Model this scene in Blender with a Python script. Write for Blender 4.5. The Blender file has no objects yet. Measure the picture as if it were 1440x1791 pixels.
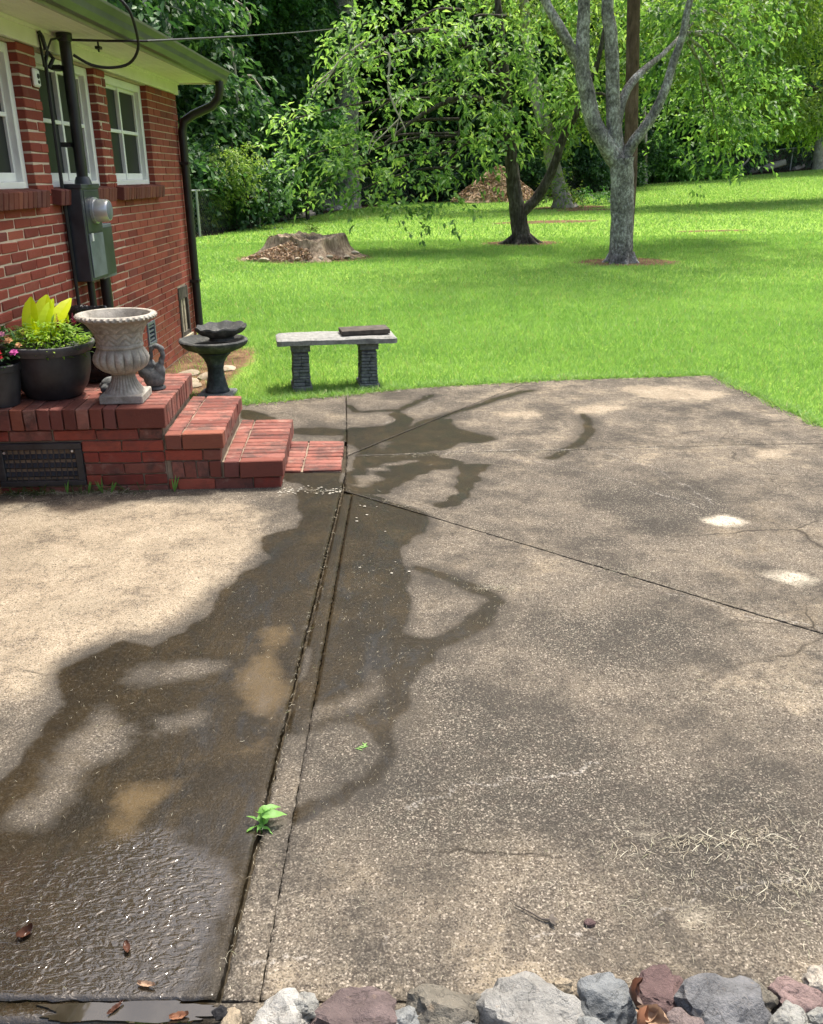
import bpy, bmesh, math, random
import numpy as np
from mathutils import Vector, Matrix, noise as mnoise

random.seed(7)
RNG = np.random.default_rng(11)
SC = bpy.context.scene
COL = SC.collection
PI = math.pi
R = math.radians

# ---------------------------------------------------------------- camera
CAM_H = 1.47
PITCH = math.atan(590 / 1500.0)
cd = bpy.data.cameras.new("camera")
cd.sensor_fit = 'HORIZONTAL'
cd.sensor_width = 36.0
cd.lens = 37.5
cd.clip_start = 0.05
cd.clip_end = 2000
cam = bpy.data.objects.new("camera", cd)
COL.objects.link(cam)
cam.location = (0, 0, CAM_H)
cam.rotation_euler = (PI / 2 - PITCH, 0, 0)
SC.camera = cam

# ---------------------------------------------------------------- world, sun, exposure
SUN_EL, SUN_AZ = R(69), R(32)          # azimuth clockwise from +Y
w = bpy.data.worlds.new("World")
SC.world = w
w.use_nodes = True
wn = w.node_tree
wn.nodes.clear()
sky = wn.nodes.new('ShaderNodeTexSky')
sky.sky_type = 'NISHITA'
sky.sun_disc = False
sky.sun_elevation = SUN_EL
sky.sun_rotation = SUN_AZ
sky.dust_density = 7.0
sky.air_density = 1.3
bg = wn.nodes.new('ShaderNodeBackground')
bg.inputs['Strength'].default_value = 0.15
wo = wn.nodes.new('ShaderNodeOutputWorld')
wn.links.new(sky.outputs[0], bg.inputs[0])
wn.links.new(bg.outputs[0], wo.inputs[0])

sd = bpy.data.lights.new("sun", 'SUN')
sd.energy = 3.1
sd.angle = R(4.5)
sd.color = (1.0, 0.95, 0.87)
sun = bpy.data.objects.new("sun", sd)
COL.objects.link(sun)
sv = Vector((math.cos(SUN_EL) * math.sin(SUN_AZ), math.cos(SUN_EL) * math.cos(SUN_AZ), math.sin(SUN_EL)))
sun.rotation_euler = sv.to_track_quat('Z', 'Y').to_euler()
sun.location = sv * 50

SC.view_settings.view_transform = 'Standard'
SC.view_settings.look = 'None'
SC.view_settings.gamma = 1.0
SC.view_settings.use_curve_mapping = False
SC.view_settings.exposure = 1.1
SC.render.engine = 'CYCLES'
SC.cycles.max_bounces = 7
SC.cycles.diffuse_bounces = 4
SC.cycles.glossy_bounces = 3
SC.cycles.transmission_bounces = 4
SC.cycles.use_denoising = True
SC.cycles.caustics_reflective = False
SC.cycles.caustics_refractive = False
SC.cycles.sample_clamp_indirect = 6.0

# ---------------------------------------------------------------- object helpers
def tag(o, label=None, cat=None, group=None, kind=None):
    if label: o['label'] = label
    if cat: o['category'] = cat
    if group: o['group'] = group
    if kind: o['kind'] = kind
    return o

def empty(name, loc=(0, 0, 0), rz=0.0, label=None, cat=None, group=None, kind=None):
    o = bpy.data.objects.new(name, None)
    o.empty_display_size = 0.1
    o.location = loc
    o.rotation_euler = (0, 0, rz)
    COL.objects.link(o)
    return tag(o, label, cat, group, kind)

def link(name, me, mat=None, parent=None, loc=None, rot=None, smooth=False):
    o = bpy.data.objects.new(name, me)
    COL.objects.link(o)
    if mat is not None and not me.materials:
        me.materials.append(mat)
    if parent is not None: o.parent = parent
    if loc is not None: o.location = loc
    if rot is not None: o.rotation_euler = rot
    if smooth:
        me.polygons.foreach_set('use_smooth', np.ones(len(me.polygons), dtype=bool))
    return o

def np_mesh(name, V, F):
    """V (n,3), F (m,k) with one k for all faces"""
    V = np.ascontiguousarray(V, dtype=np.float32)
    F = np.ascontiguousarray(F, dtype=np.int32)
    me = bpy.data.meshes.new(name)
    k = F.shape[1]
    me.vertices.add(len(V))
    me.vertices.foreach_set('co', V.ravel())
    me.loops.add(F.size)
    me.loops.foreach_set('vertex_index', F.ravel())
    me.polygons.add(len(F))
    me.polygons.foreach_set('loop_start', np.arange(0, F.size, k, dtype=np.int32))
    me.update(calc_edges=True)
    return me

class MB:
    def __init__(s): s.v = []; s.f = []
    def add(s, V, F):
        o = len(s.v)
        s.v += [tuple(p) for p in V]
        s.f += [tuple(i + o for i in f) for f in F]
        return s
    def box(s, x0, x1, y0, y1, z0, z1):
        V = [(x0, y0, z0), (x1, y0, z0), (x1, y1, z0), (x0, y1, z0), (x0, y0, z1), (x1, y0, z1), (x1, y1, z1), (x0, y1, z1)]
        F = [(3, 2, 1, 0), (4, 5, 6, 7), (0, 1, 5, 4), (1, 2, 6, 5), (2, 3, 7, 6), (3, 0, 4, 7)]
        return s.add(V, F)
    def tube(s, pts, rad, n=8, caps=True, wob=0.0, seed=0):
        pts = [Vector(p) for p in pts]
        if not hasattr(rad, '__len__'): rad = [rad] * len(pts)
        rg = random.Random(seed)
        V = []; F = []
        up = None
        for i, p in enumerate(pts):
            a = pts[max(i - 1, 0)]; b = pts[min(i + 1, len(pts) - 1)]
            t = (b - a).normalized()
            if up is None:
                up = Vector((1, 0, 0)) if abs(t.x) < .9 else Vector((0, 1, 0))
            u = (up - t * up.dot(t)).normalized(); up = u
            v = t.cross(u)
            for k in range(n):
                an = 2 * PI * k / n
                r = rad[i] * (1 + wob * (rg.random() - .5) * 2)
                V.append(p + (u * math.cos(an) + v * math.sin(an)) * r)
        for i in range(len(pts) - 1):
            for k in range(n):
                k2 = (k + 1) % n
                F.append((i * n + k, i * n + k2, (i + 1) * n + k2, (i + 1) * n + k))
        if caps:
            F.append(tuple(reversed(range(n))))
            F.append(tuple(range((len(pts) - 1) * n, len(pts) * n)))
        return s.add(V, F)
    def lathe(s, prof, n=32, fn=None, c=(0, 0, 0)):
        V = []; F = []
        for (r, z) in prof:
            for k in range(n):
                a = 2 * PI * k / n
                rr, zz = (r, z) if fn is None else fn(r, z, a)
                V.append((c[0] + rr * math.cos(a), c[1] + rr * math.sin(a), c[2] + zz))
        for i in range(len(prof) - 1):
            for k in range(n):
                k2 = (k + 1) % n
                F.append((i * n + k, i * n + k2, (i + 1) * n + k2, (i + 1) * n + k))
        F.append(tuple(reversed(range(n))))
        m = len(prof) - 1
        F.append(tuple(range(m * n, (m + 1) * n)))
        return s.add(V, F)
    def extrude(s, poly, axis, a0, a1):
        """2-D polygon extruded along axis 'y' (poly in x,z) or 'x' (poly in y,z) or 'z'"""
        n = len(poly)
        def P(p, t):
            return {'y': (p[0], t, p[1]), 'x': (t, p[0], p[1]), 'z': (p[0], p[1], t)}[axis]
        V = [P(p, a0) for p in poly] + [P(p, a1) for p in poly]
        F = [tuple(range(n)), tuple(reversed(range(n, 2 * n)))]
        for i in range(n):
            j = (i + 1) % n
            F.append((j, i, n + i, n + j))
        return s.add(V, F)
    def mesh(s, name, bevel=0.0, fix=True):
        me = bpy.data.meshes.new(name)
        me.from_pydata([tuple(v) for v in s.v], [], s.f)
        if bevel or fix:
            bm = bmesh.new(); bm.from_mesh(me)
            if fix: bmesh.ops.recalc_face_normals(bm, faces=bm.faces)
            if bevel:
                bmesh.ops.bevel(bm, geom=[e for e in bm.edges if e.is_manifold and e.calc_face_angle(0) > .5], offset=bevel, segments=1, affect='EDGES')
            bm.to_mesh(me); bm.free()
        me.update()
        return me
    def build(s, name, mat, parent=None, smooth=False, bevel=0.0, **k):
        o = link(name, s.mesh(name, bevel), mat, parent, **k)
        if smooth: shade(o)
        return o

def shade(o, ang=40):
    me = o.data
    me.polygons.foreach_set('use_smooth', np.ones(len(me.polygons), dtype=bool))
    try: me.set_sharp_from_angle(angle=R(ang))
    except Exception: pass

def limbs(paths, n=10, wob_=.05, seed=1):
    m = MB()
    for i, (pts, rad) in enumerate(paths):
        P = [Vector(p) for p in pts]
        # subdivide with Catmull-Rom for smooth organic limbs
        Q = []; RR = []
        if not hasattr(rad, '__len__'): rad = [rad] * len(P)
        for k in range(len(P) - 1):
            p0 = P[max(k - 1, 0)]; p1 = P[k]; p2 = P[k + 1]; p3 = P[min(k + 2, len(P) - 1)]
            for j in range(4):
                t_ = j / 4
                q = .5 * ((2 * p1) + (p2 - p0) * t_ + (2 * p0 - 5 * p1 + 4 * p2 - p3) * t_ ** 2 + (3 * p1 - p0 - 3 * p2 + p3) * t_ ** 3)
                Q.append(q); RR.append(rad[k] * (1 - t_) + rad[k + 1] * t_)
        Q.append(P[-1]); RR.append(rad[-1])
        m.tube(Q, RR, n, True, wob_, seed + i)
    return m

# ---------------------------------------------------------------- materials
class NT:
    def __init__(s, name):
        s.m = bpy.data.materials.new(name)
        s.m.use_nodes = True
        s.t = s.m.node_tree
        s.t.nodes.clear()
        s.out = s.n('ShaderNodeOutputMaterial')
    def n(s, typ, **k):
        nd = s.t.nodes.new(typ)
        for a, b in k.items(): setattr(nd, a, b)
        return nd
    def L(s, a, b): s.t.links.new(a, b)
    def put(s, inp, val):
        if isinstance(val, bpy.types.NodeSocket): s.L(val, inp)
        elif isinstance(val, (tuple, list)) and len(val) == 3 and inp.type == 'RGBA': inp.default_value = (*val, 1)
        else: inp.default_value = val
    def math(s, op, a, b=None, c=None, clamp=False):
        nd = s.n('ShaderNodeMath', operation=op); nd.use_clamp = clamp
        for i, x in enumerate((a, b, c)):
            if x is not None: s.put(nd.inputs[i], x)
        return nd.outputs[0]
    def mix(s, f, a, b, mode='MIX'):
        nd = s.n('ShaderNodeMix', data_type='RGBA', blend_type=mode)
        s.put(nd.inputs[0], f); s.put(nd.inputs[6], a); s.put(nd.inputs[7], b)
        return nd.outputs[2]
    def noise(s, scale, detail=4, rough=.55, vec=None, dist=0.0, out=0):
        nd = s.n('ShaderNodeTexNoise')
        nd.inputs['Scale'].default_value = scale
        nd.inputs['Detail'].default_value = detail
        nd.inputs['Roughness'].default_value = rough
        nd.inputs['Distortion'].default_value = dist
        s.L(vec if vec is not None else s.pos(), nd.inputs['Vector'])
        return nd.outputs[out]
    def voro(s, scale, vec=None, feature='F1', out='Distance'):
        nd = s.n('ShaderNodeTexVoronoi', feature=feature)
        nd.inputs['Scale'].default_value = scale
        s.L(vec if vec is not None else s.pos(), nd.inputs['Vector'])
        return nd.outputs[out]
    def pos(s):
        if not hasattr(s, '_p'): s._p = s.n('ShaderNodeNewGeometry')
        return s._p.outputs['Position']
    def n_z(s):
        x = s.n('ShaderNodeSeparateXYZ'); s.L(s.pos(), x.inputs[0]); return x.outputs[2]
    def island(s):
        s.pos(); return s._p.outputs['Random Per Island']
    def objrand(s):
        return s.n('ShaderNodeObjectInfo').outputs['Random']
    def objco(s):
        return s.n('ShaderNodeTexCoord').outputs['Object']
    def ramp(s, f, stops):
        nd = s.n('ShaderNodeValToRGB')
        e = nd.color_ramp.elements
        while len(e) < len(stops): e.new(0.5)
        for i, (p, c) in enumerate(stops):
            e[i].position = p
            e[i].color = (*c, 1) if len(c) == 3 else c
        s.put(nd.inputs[0], f)
        return nd.outputs[0]
    def rng(s, f, a, b, c=0.0, d=1.0):
        nd = s.n('ShaderNodeMapRange'); nd.clamp = True
        for i, x in enumerate((f, a, b, c, d)): s.put(nd.inputs[i], x)
        return nd.outputs[0]
    def attr(s, name):
        return s.n('ShaderNodeAttribute', attribute_name=name).outputs['Fac']
    def scalevec(s, v, k):
        nd = s.n('ShaderNodeMapping'); nd.inputs['Scale'].default_value = k
        s.L(v, nd.inputs['Vector']); return nd.outputs[0]
    def bump(s, h, strength=.3, dist=.01, normal=None):
        nd = s.n('ShaderNodeBump')
        nd.inputs['Strength'].default_value = strength if not isinstance(strength, bpy.types.NodeSocket) else 1
        if isinstance(strength, bpy.types.NodeSocket): s.L(strength, nd.inputs['Strength'])
        nd.inputs['Distance'].default_value = dist
        s.L(h, nd.inputs['Height'])
        if normal is not None: s.L(normal, nd.inputs['Normal'])
        return nd.outputs[0]
    def princ(s, col, rough=.8, spec=.4, normal=None, metal=0.0, **k):
        p = s.n('ShaderNodeBsdfPrincipled')
        s.put(p.inputs['Base Color'], col); s.put(p.inputs['Roughness'], rough)
        s.put(p.inputs['Specular IOR Level'], spec); s.put(p.inputs['Metallic'], metal)
        if normal is not None: s.L(normal, p.inputs['Normal'])
        for a, b in k.items(): s.put(p.inputs[a.replace('_', ' ')], b)
        return p
    def done(s, sh):
        s.L(sh.outputs[0], s.out.inputs[0]); return s.m

def m_plain(name, c1, c2, scale=8, rough=.7, spec=.4, bump=.2, bscale=60, bdist=.004, metal=0.0, c3=None, detail=6):
    t = NT(name)
    f = t.noise(scale, detail, .6)
    stops = [(.3, c1), (.7, c2)] if c3 is None else [(.25, c1), (.5, c2), (.75, c3)]
    col = t.ramp(f, stops)
    nb = t.bump(t.noise(bscale, 5, .6), bump, bdist) if bump else None
    return t.done(t.princ(col, rough, spec, nb, metal))

def m_leaf(name, cols, trans=.35, rough=.5, vary=1.2, tcol=None):
    t = NT(name)
    isl = t.island()
    big = t.noise(vary, 2, .5)
    f = t.math('ADD', t.math('MULTIPLY', isl, .55), t.math('MULTIPLY', big, .45))
    n = len(cols)
    col = t.ramp(f, [(.2 + .6 * i / (n - 1), c) for i, c in enumerate(cols)])
    p = t.princ(col, rough, .35)
    tr = t.n('ShaderNodeBsdfTranslucent')
    t.L(t.mix(1.0, col, tcol or (1.35, 1.45, .75), 'MULTIPLY'), tr.inputs['Color'])
    mx = t.n('ShaderNodeMixShader')
    mx.inputs[0].default_value = trans
    t.L(p.outputs[0], mx.inputs[1]); t.L(tr.outputs[0], mx.inputs[2])
    return t.done(mx)

def m_bark(name, c1, c2, c3, sc=9, zs=.28):
    t = NT(name)
    v = t.scalevec(t.pos(), (1, 1, zs))
    a = t.noise(sc * 3, 6, .65, v)
    b = t.noise(sc * .5, 3, .5)
    col = t.ramp(t.math('ADD', t.math('MULTIPLY', a, .65), t.math('MULTIPLY', b, .35)), [(.36, c1), (.5, c2), (.64, c3)])
    return t.done(t.princ(col, .9, .2, t.bump(a, .9, .03)))

def m_brick(name, stops, weather=0.25, grime=0.0, mud=False):
    t = NT(name)
    r = t.math('FRACT', t.math('ADD', t.objrand(), t.island()))
    col = t.ramp(r, stops)
    n1 = t.noise(14, 5, .6); n2 = t.noise(140, 3, .6)
    streak = t.noise(30, 3, .6, t.scalevec(t.pos(), (1, 1, 8)))
    col = t.mix(t.rng(streak, .5, .75, 0, .35), col, (.09, .04, .03))
    col = t.mix(t.rng(n1, .55, .8, 0, weather), col, (.36, .26, .21))
    col = t.mix(t.rng(n1, .2, .42, .45, 0), col, (.07, .035, .03))
    if mud: col = t.mix(t.math('MULTIPLY', t.rng(t.n_z(), .05, .5, .65, 0), t.rng(t.noise(5, 5, .65), .38, .6)), col, (.21, .125, .055))
    if grime: col = t.mix(t.rng(t.noise(9, 7, .75), .46, .62, 0, grime), col, (.045, .036, .032))
    return t.done(t.princ(col, .88, .25, t.bump(t.math('ADD', n2, streak), .45, .004)))

M = {}
BR = [(0, (.15, .034, .026)), (.2, (.24, .052, .036)), (.5, (.275, .064, .042)), (.7, (.22, .046, .033)), (.88, (.31, .082, .052)), (1, (.17, .045, .038))]
M['brick'] = m_brick('brick', BR, .12, 0, True)
M['course_brick'] = m_brick('course_brick', BR, .2, .35)
M['step_brick'] = m_brick('step_brick', [(0, (.14, .045, .035)), (.25, (.21, .075, .055)), (.5, (.25, .10, .078)), (.75, (.16, .058, .046)), (1, (.28, .125, .095))], .62, .7)
M['dark_brick'] = m_brick('dark_brick', [(0, (.10, .035, .028)), (.4, (.16, .05, .035)), (.7, (.13, .05, .045)), (1, (.22, .075, .045))], .12)
M['mortar'] = m_plain('mortar', (.42, .33, .255), (.60, .49, .385), 12, .95, .1, .5, 150, .004)
M['stoop_mortar'] = m_plain('stoop_mortar', (.15, .115, .085), (.28, .22, .165), 12, .95, .1, .5, 150, .004)
M['white_paint'] = m_plain('white_paint', (.68, .69, .66), (.80, .80, .77), 4, .5, .4, .05)
M['soffit_paint'] = m_plain('soffit_paint', (.68, .65, .58), (.80, .77, .70), 5, .6, .3, .05)
M['gutter'] = m_plain('gutter', (.045, .052, .036), (.085, .092, .065), 6, .35, .5, .05)
M['fascia'] = m_plain('fascia', (.30, .31, .22), (.40, .40, .30), 6, .5, .4, .05)
M['black_metal'] = m_plain('black_metal', (.006, .006, .007), (.016, .016, .018), 9, .38, .5, .08, 40)
M['box_metal'] = m_plain('box_metal', (.014, .017, .022), (.045, .053, .064), 7, .42, .5, .1, 30)
M['grey_metal'] = m_plain('grey_metal', (.085, .10, .12), (.17, .195, .225), 8, .45, .5, .1, 40)
M['alu'] = m_plain('alu', (.45, .47, .48), (.62, .64, .65), 9, .35, .5, .05, 40, .002, .6)
M['screen'] = m_plain('screen', (.006, .008, .008), (.016, .019, .018), 3, .45, .35, .0)
M['old_wood'] = m_plain('old_wood', (.20, .17, .12), (.50, .44, .33), 25, .9, .1, .5, 60)
M['dark_wood'] = m_plain('dark_wood', (.035, .03, .025), (.11, .095, .08), 18, .85, .2, .5, 60)
M['roofing'] = m_plain('roofing', (.05, .05, .05), (.11, .105, .10), 30, .95, .1, .5, 120)
M['black_plastic'] = m_plain('black_plastic', (.014, .014, .015), (.042, .042, .045), 11, .5, .45, .12, 90, .002)
M['pot_rim'] = m_plain('pot_rim', (.05, .051, .055), (.11, .112, .118), 18, .55, .4, .12, 120, .002)
M['soil'] = m_plain('soil', (.02, .014, .01), (.06, .042, .03), 40, .95, .1, .8, 90, .01)
M['cable'] = m_plain('cable', (.008, .008, .009), (.02, .02, .02), 20, .5, .4, 0)
def m_stone(name, c1, c2, c3, dirt, s=14, crev=False):
    t = NT(name)
    a = t.noise(s, 7, .65); b = t.noise(s * 9, 4, .6)
    col = t.ramp(a, [(.3, c1), (.5, c2), (.7, c3)])
    col = t.mix(t.rng(t.noise(s * 2.3, 6, .7), .52, .72, 0, .6), col, dirt)
    col = t.mix(t.rng(b, .3, .7, .25, 0), col, (c1[0] * .5, c1[1] * .5, c1[2] * .5))
    if crev:
        t.pos(); col = t.mix(t.rng(t._p.outputs['Pointiness'], .455, .505, .45, 0), col, dirt)
    return t.done(t.princ(col, .85, .25, t.bump(t.math('ADD', b, a), .4, .005)))
M['urn_stone'] = m_stone('urn_stone', (.21, .195, .165), (.34, .32, .28), (.46, .43, .38), (.12, .10, .07), 14, True)
M['bath_stone'] = m_stone('bath_stone', (.025, .028, .03), (.06, .063, .062), (.17, .17, .155), (.03, .035, .04), 11)
M['bath_dark'] = m_stone('bath_dark', (.018, .022, .028), (.045, .052, .062), (.11, .12, .13), (.02, .022, .025), 14)
M['bench_stone'] = m_stone('bench_stone', (.07, .076, .08), (.15, .16, .165), (.26, .27, .27), (.035, .038, .042), 30)
M['bench_top'] = m_stone('bench_top', (.13, .135, .125), (.24, .24, .225), (.33, .33, .31), (.06, .065, .055), 22)
M['figure_stone'] = m_stone('figure_stone', (.06, .066, .07), (.13, .137, .137), (.23, .235, .23), (.03, .035, .038), 30)

M['leaf_near'] = m_leaf('leaf_near', [(.062, .131, .044), (.124, .235, .069), (.214, .352, .108), (.345, .469, .179)], .48)
M['leaf_right'] = m_leaf('leaf_right', [(.044, .106, .033), (.088, .181, .050), (.150, .269, .073), (.237, .362, .112)], .46)
M['leaf_lime'] = m_leaf('leaf_lime', [(.081, .149, .034), (.144, .241, .052), (.218, .322, .075), (.322, .402, .115)], .46)
M['leaf_wood'] = m_leaf('leaf_wood', [(.022, .062, .029), (.043, .108, .043), (.074, .162, .060), (.120, .228, .079)], .36, .5, .3)
M['leaf_olive'] = m_leaf('leaf_olive', [(.022, .045, .012), (.045, .08, .018), (.07, .115, .024)], .3)
M['leaf_maple'] = m_leaf('leaf_maple', [(.025, .075, .025), (.044, .125, .037), (.075, .200, .056)], .35)
M['leaf_weed'] = m_leaf('leaf_weed', [(.09, .22, .04), (.15, .33, .07), (.24, .42, .12)], .4)
M['leaf_pot'] = m_leaf('leaf_pot', [(.06, .14, .02), (.13, .25, .03), (.22, .36, .045), (.34, .45, .08)], .4, .5, 9)
M['leaf_canna'] = m_leaf('leaf_canna', [(.42, .55, .01), (.55, .66, .015), (.66, .72, .02)], .45, .4, 9, (1.3, 1.3, .3))
M['bark_grey'] = m_bark('bark_grey', (.06, .055, .05), (.19, .178, .16), (.48, .47, .435), 9, .7)
M['bark_dark'] = m_bark('bark_dark', (.022, .018, .015), (.06, .05, .042), (.14, .125, .11))
M['bark_pale'] = m_bark('bark_pale', (.16, .14, .115), (.30, .27, .225), (.46, .42, .36))
M['bark_wood'] = m_bark('bark_wood', (.015, .012, .01), (.04, .034, .028), (.09, .08, .07))
M['pole_wood'] = m_bark('pole_wood', (.055, .035, .026), (.11, .07, .05), (.18, .12, .09), 6)
M['dead_twig'] = m_plain('dead_twig', (.26, .22, .18), (.50, .45, .38), 20, .9, .1, .3)

# ================================================================ GROUND
def terr(X, Y):
    d = np.clip(np.asarray(Y, float) - 7.0, 0, 46)
    x = np.clip(np.asarray(X, float), -9, 26)
    s = d * d / (d + 1.5)
    return s * (.015 + .0015 * x) - .03

BX = [-60, -9, -6.6, -5.1, -4.0, -2.5, 0, 3, 6, 11, 21, 45]
BY = [19, 20, 20.8, 21.6, 26.5, 33.6, 37, 35.8, 36.2, 43, 47, 54]
def bound(X): return np.interp(X, BX, BY)
TREE_R = (3.52, 14.92)
TREE_L = (2.26, 18.48)
TREE_B = (5.06, 30.4)
STUMP = (-2.0, 16.4)
PATIO = [(-1.2, 5.72), (-.49, 6.02), (0, 6.24), (1.24, 6.53), (2.37, 6.68), (2.58, 5.21), (2.95, 2.6), (3.3, 1.15), (-2.05, 1.15), (-2.05, 4.85), (-1.2, 4.85)]
def inpoly(px, py, poly):
    px = np.asarray(px); py = np.asarray(py)
    ins = np.zeros(px.shape, bool)
    n = len(poly); j = n - 1
    for i in range(n):
        xi, yi = poly[i]; xj, yj = poly[j]
        if yi != yj:
            c = ((yi > py) != (yj > py)) & (px < (xj - xi) * (py - yi) / (yj - yi) + xi)
            ins ^= c
        j = i
    return ins
def segdist(px, py, a, b):
    ax, ay = a; bx, by = b
    dx, dy = bx - ax, by - ay
    t = np.clip(((px - ax) * dx + (py - ay) * dy) / (dx * dx + dy * dy + 1e-12), 0, 1)
    return np.hypot(px - ax - t * dx, py - ay - t * dy)
def bare(X, Y):
    """1 = bare earth / wood chips in the lawn"""
    b = np.zeros(np.shape(X))
    for (cx, cy, rx, ry) in ((TREE_R[0] + .1, TREE_R[1], .95, .62), (TREE_L[0], TREE_L[1], .9, .65), (3.6, 24.2, 1.6, .55), (5.2, 30.0, 1.3, 1.0),
                             (-1.95, 16.2, 1.35, 1.0), (5.6, 28.6, 1.2, .5), (6.9, 20.6, .9, .25)):
        r = np.hypot((X - cx) / rx, (Y - cy) / ry)
        b = np.maximum(b, np.clip((1.15 - r) / .4, 0, 1))
    d = np.clip((-1.62 + .05 * np.sin(Y * 5) - X) / .15, 0, 1) * (Y > 4.7) * (Y < 8.6)
    b = np.maximum(b, d)
    r = np.hypot((X + 1.55) / .28, (Y - 7.0) / 1.1)
    b = np.maximum(b, np.clip((1.1 - r) / .4, 0, 1))
    return b

def axis(parts):
    return np.unique(np.concatenate(parts))
gx_ = axis([np.linspace(-600, -60, 10), np.linspace(-60, -14, 30), np.linspace(-14, 26, 120), np.linspace(26, 70, 24), np.linspace(70, 600, 10)])
gy_ = axis([np.linspace(-600, -12, 10), np.linspace(-12, 1, 8), np.linspace(1, 12, 60), np.linspace(12, 60, 130), np.linspace(60, 120, 20), np.linspace(120, 700, 10)])
GX, GY = np.meshgrid(gx_, gy_)
GZ = terr(GX, GY)
near = (GY < 1.12) & (GY > -8)
GZ = np.where(near, -.1, GZ)
V = np.stack([GX, GY, GZ], -1).reshape(-1, 3)
ny, nx = GX.shape
idx = np.arange(ny * nx).reshape(ny, nx)
F = np.stack([idx[:-1, :-1], idx[:-1, 1:], idx[1:, 1:], idx[1:, :-1]], -1).reshape(-1, 4)
me = np_mesh('ground', V, F)
lawn = ((GY < bound(GX)) & (GY > 1.1)).astype(np.float32)
at = me.attributes.new('lawn', 'FLOAT', 'POINT'); at.data.foreach_set('value', lawn.ravel())
at = me.attributes.new('bare', 'FLOAT', 'POINT'); at.data.foreach_set('value', bare(GX, GY).astype(np.float32).ravel())
t = NT('ground')
n1 = t.noise(.5, 4, .6); n2 = t.noise(7, 5, .65); n3 = t.noise(60, 4, .6)
g = t.ramp(t.math('ADD', t.math('MULTIPLY', n1, .4), t.math('MULTIPLY', n2, .6)), [(.3, (.11, .20, .032)), (.5, (.18, .30, .048)), (.7, (.25, .38, .07))])
dirt = t.ramp(n2, [(.3, (.07, .04, .024)), (.5, (.14, .085, .048)), (.7, (.24, .155, .085))])
litter = t.ramp(n3, [(.3, (.02, .014, .009)), (.6, (.06, .04, .025)), (.75, (.11, .08, .05))])
bm_ = t.rng(t.math('ADD', t.attr('bare'), t.math('MULTIPLY', t.math('SUBTRACT', n2, .5), .8)), .4, .65)
col = t.mix(bm_, g, dirt)
col = t.mix(t.rng(t.math('ADD', t.attr('lawn'), t.math('MULTIPLY', t.math('SUBTRACT', n2, .5), .5)), .4, .6), litter, col)
M['ground'] = t.done(t.princ(col, .95, .1, t.bump(t.math('ADD', n3, n2), .8, .03)))
ground = link('ground', me, M['ground'], smooth=True)
tag(ground, 'gently rising ground under the lawn and the wood', 'ground', kind='structure')

# ---------------------------------------------------------------- patio slabs
WET = [
 [(-0.56,4.05),(-0.52,3.57),(-0.65,3.47),(-0.64,3.29),(-0.58,3.22),(-0.60,3.16),(-0.69,3.05),(-0.71,2.95),(-0.71,2.79),(-0.73,2.70),(-0.81,2.59),(-0.86,2.52),(-0.95,2.53),(-1.02,2.47),(-1.06,2.42),(-1.12,2.35),(-1.06,2.21),(-1.04,2.10),(-1.04,1.99),(-1.06,1.90),(-1.08,1.80),(-0.79,1.14),(-0.36,1.19),(-0.39,4.01)],
 [(-0.37,3.99),(-0.23,3.97),(0.09,3.70),(0.06,3.56),(-0.04,3.31),(0.00,3.09),(-0.01,2.84),(-0.03,2.60),(0.05,2.57),(0.16,2.64),(0.27,2.82),(0.32,2.79),(0.26,2.64),(0.09,2.47),(0.03,2.32),(-0.01,2.19),(-0.07,2.07),(-0.11,2.05),(-0.20,2.05),(-0.32,1.98),(-0.35,1.98),(-0.34,2.33)],
 [(-0.74,5.15),(-0.41,5.17),(-0.21,5.23),(-0.09,5.32),(-0.04,5.14),(-0.15,5.01),(-0.27,4.91),(-0.38,5.01),(-0.72,5.04)],
 [(-0.15,5.51),(-0.08,5.61),(0.02,5.38),(-0.04,5.18),(-0.11,5.27)],
 [(-0.32,4.77),(-0.20,4.92),(-0.04,5.04),(0.14,4.87),(0.21,4.74),(0.15,4.67),(0.09,4.65),(0.30,4.49),(0.24,4.39),(0.12,4.35),(0.01,4.21),(-0.08,4.08),(-0.13,3.96),(-0.24,3.93),(-0.33,3.97),(-0.33,4.28),(-0.30,4.46)],
 [(0.13,5.36),(0.25,5.40),(0.30,5.15),(0.53,4.91),(0.44,4.84),(0.22,4.84),(0.30,5.03),(0.12,5.20)],
 [(-0.69,4.32),(-0.38,4.33),(-0.35,4.12),(-0.46,4.05),(-0.57,4.12),(-0.66,4.14)],
 [(-1.15,5.62),(-1.06,5.61),(-0.85,5.38),(-0.95,5.32),(-1.11,5.38)],
 [(0.28,4.46),(0.43,4.45),(0.31,4.12),(0.23,3.81),(0.15,3.76),(0.11,3.81),(0.22,4.05)],
 [(-0.40,5.18),(-0.07,5.18),(0.06,5.00),(-0.04,4.98),(-0.19,4.87),(-0.31,4.74),(-0.40,4.87)],
 [(-0.07,5.17),(0.13,5.32),(0.31,5.04),(0.22,4.72),(0.12,4.82),(-0.03,4.98)],
 [(-0.46,4.12),(-0.26,4.15),(-0.22,3.93),(-0.32,3.76),(-0.42,3.81),(-0.50,3.93)],
]
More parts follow.
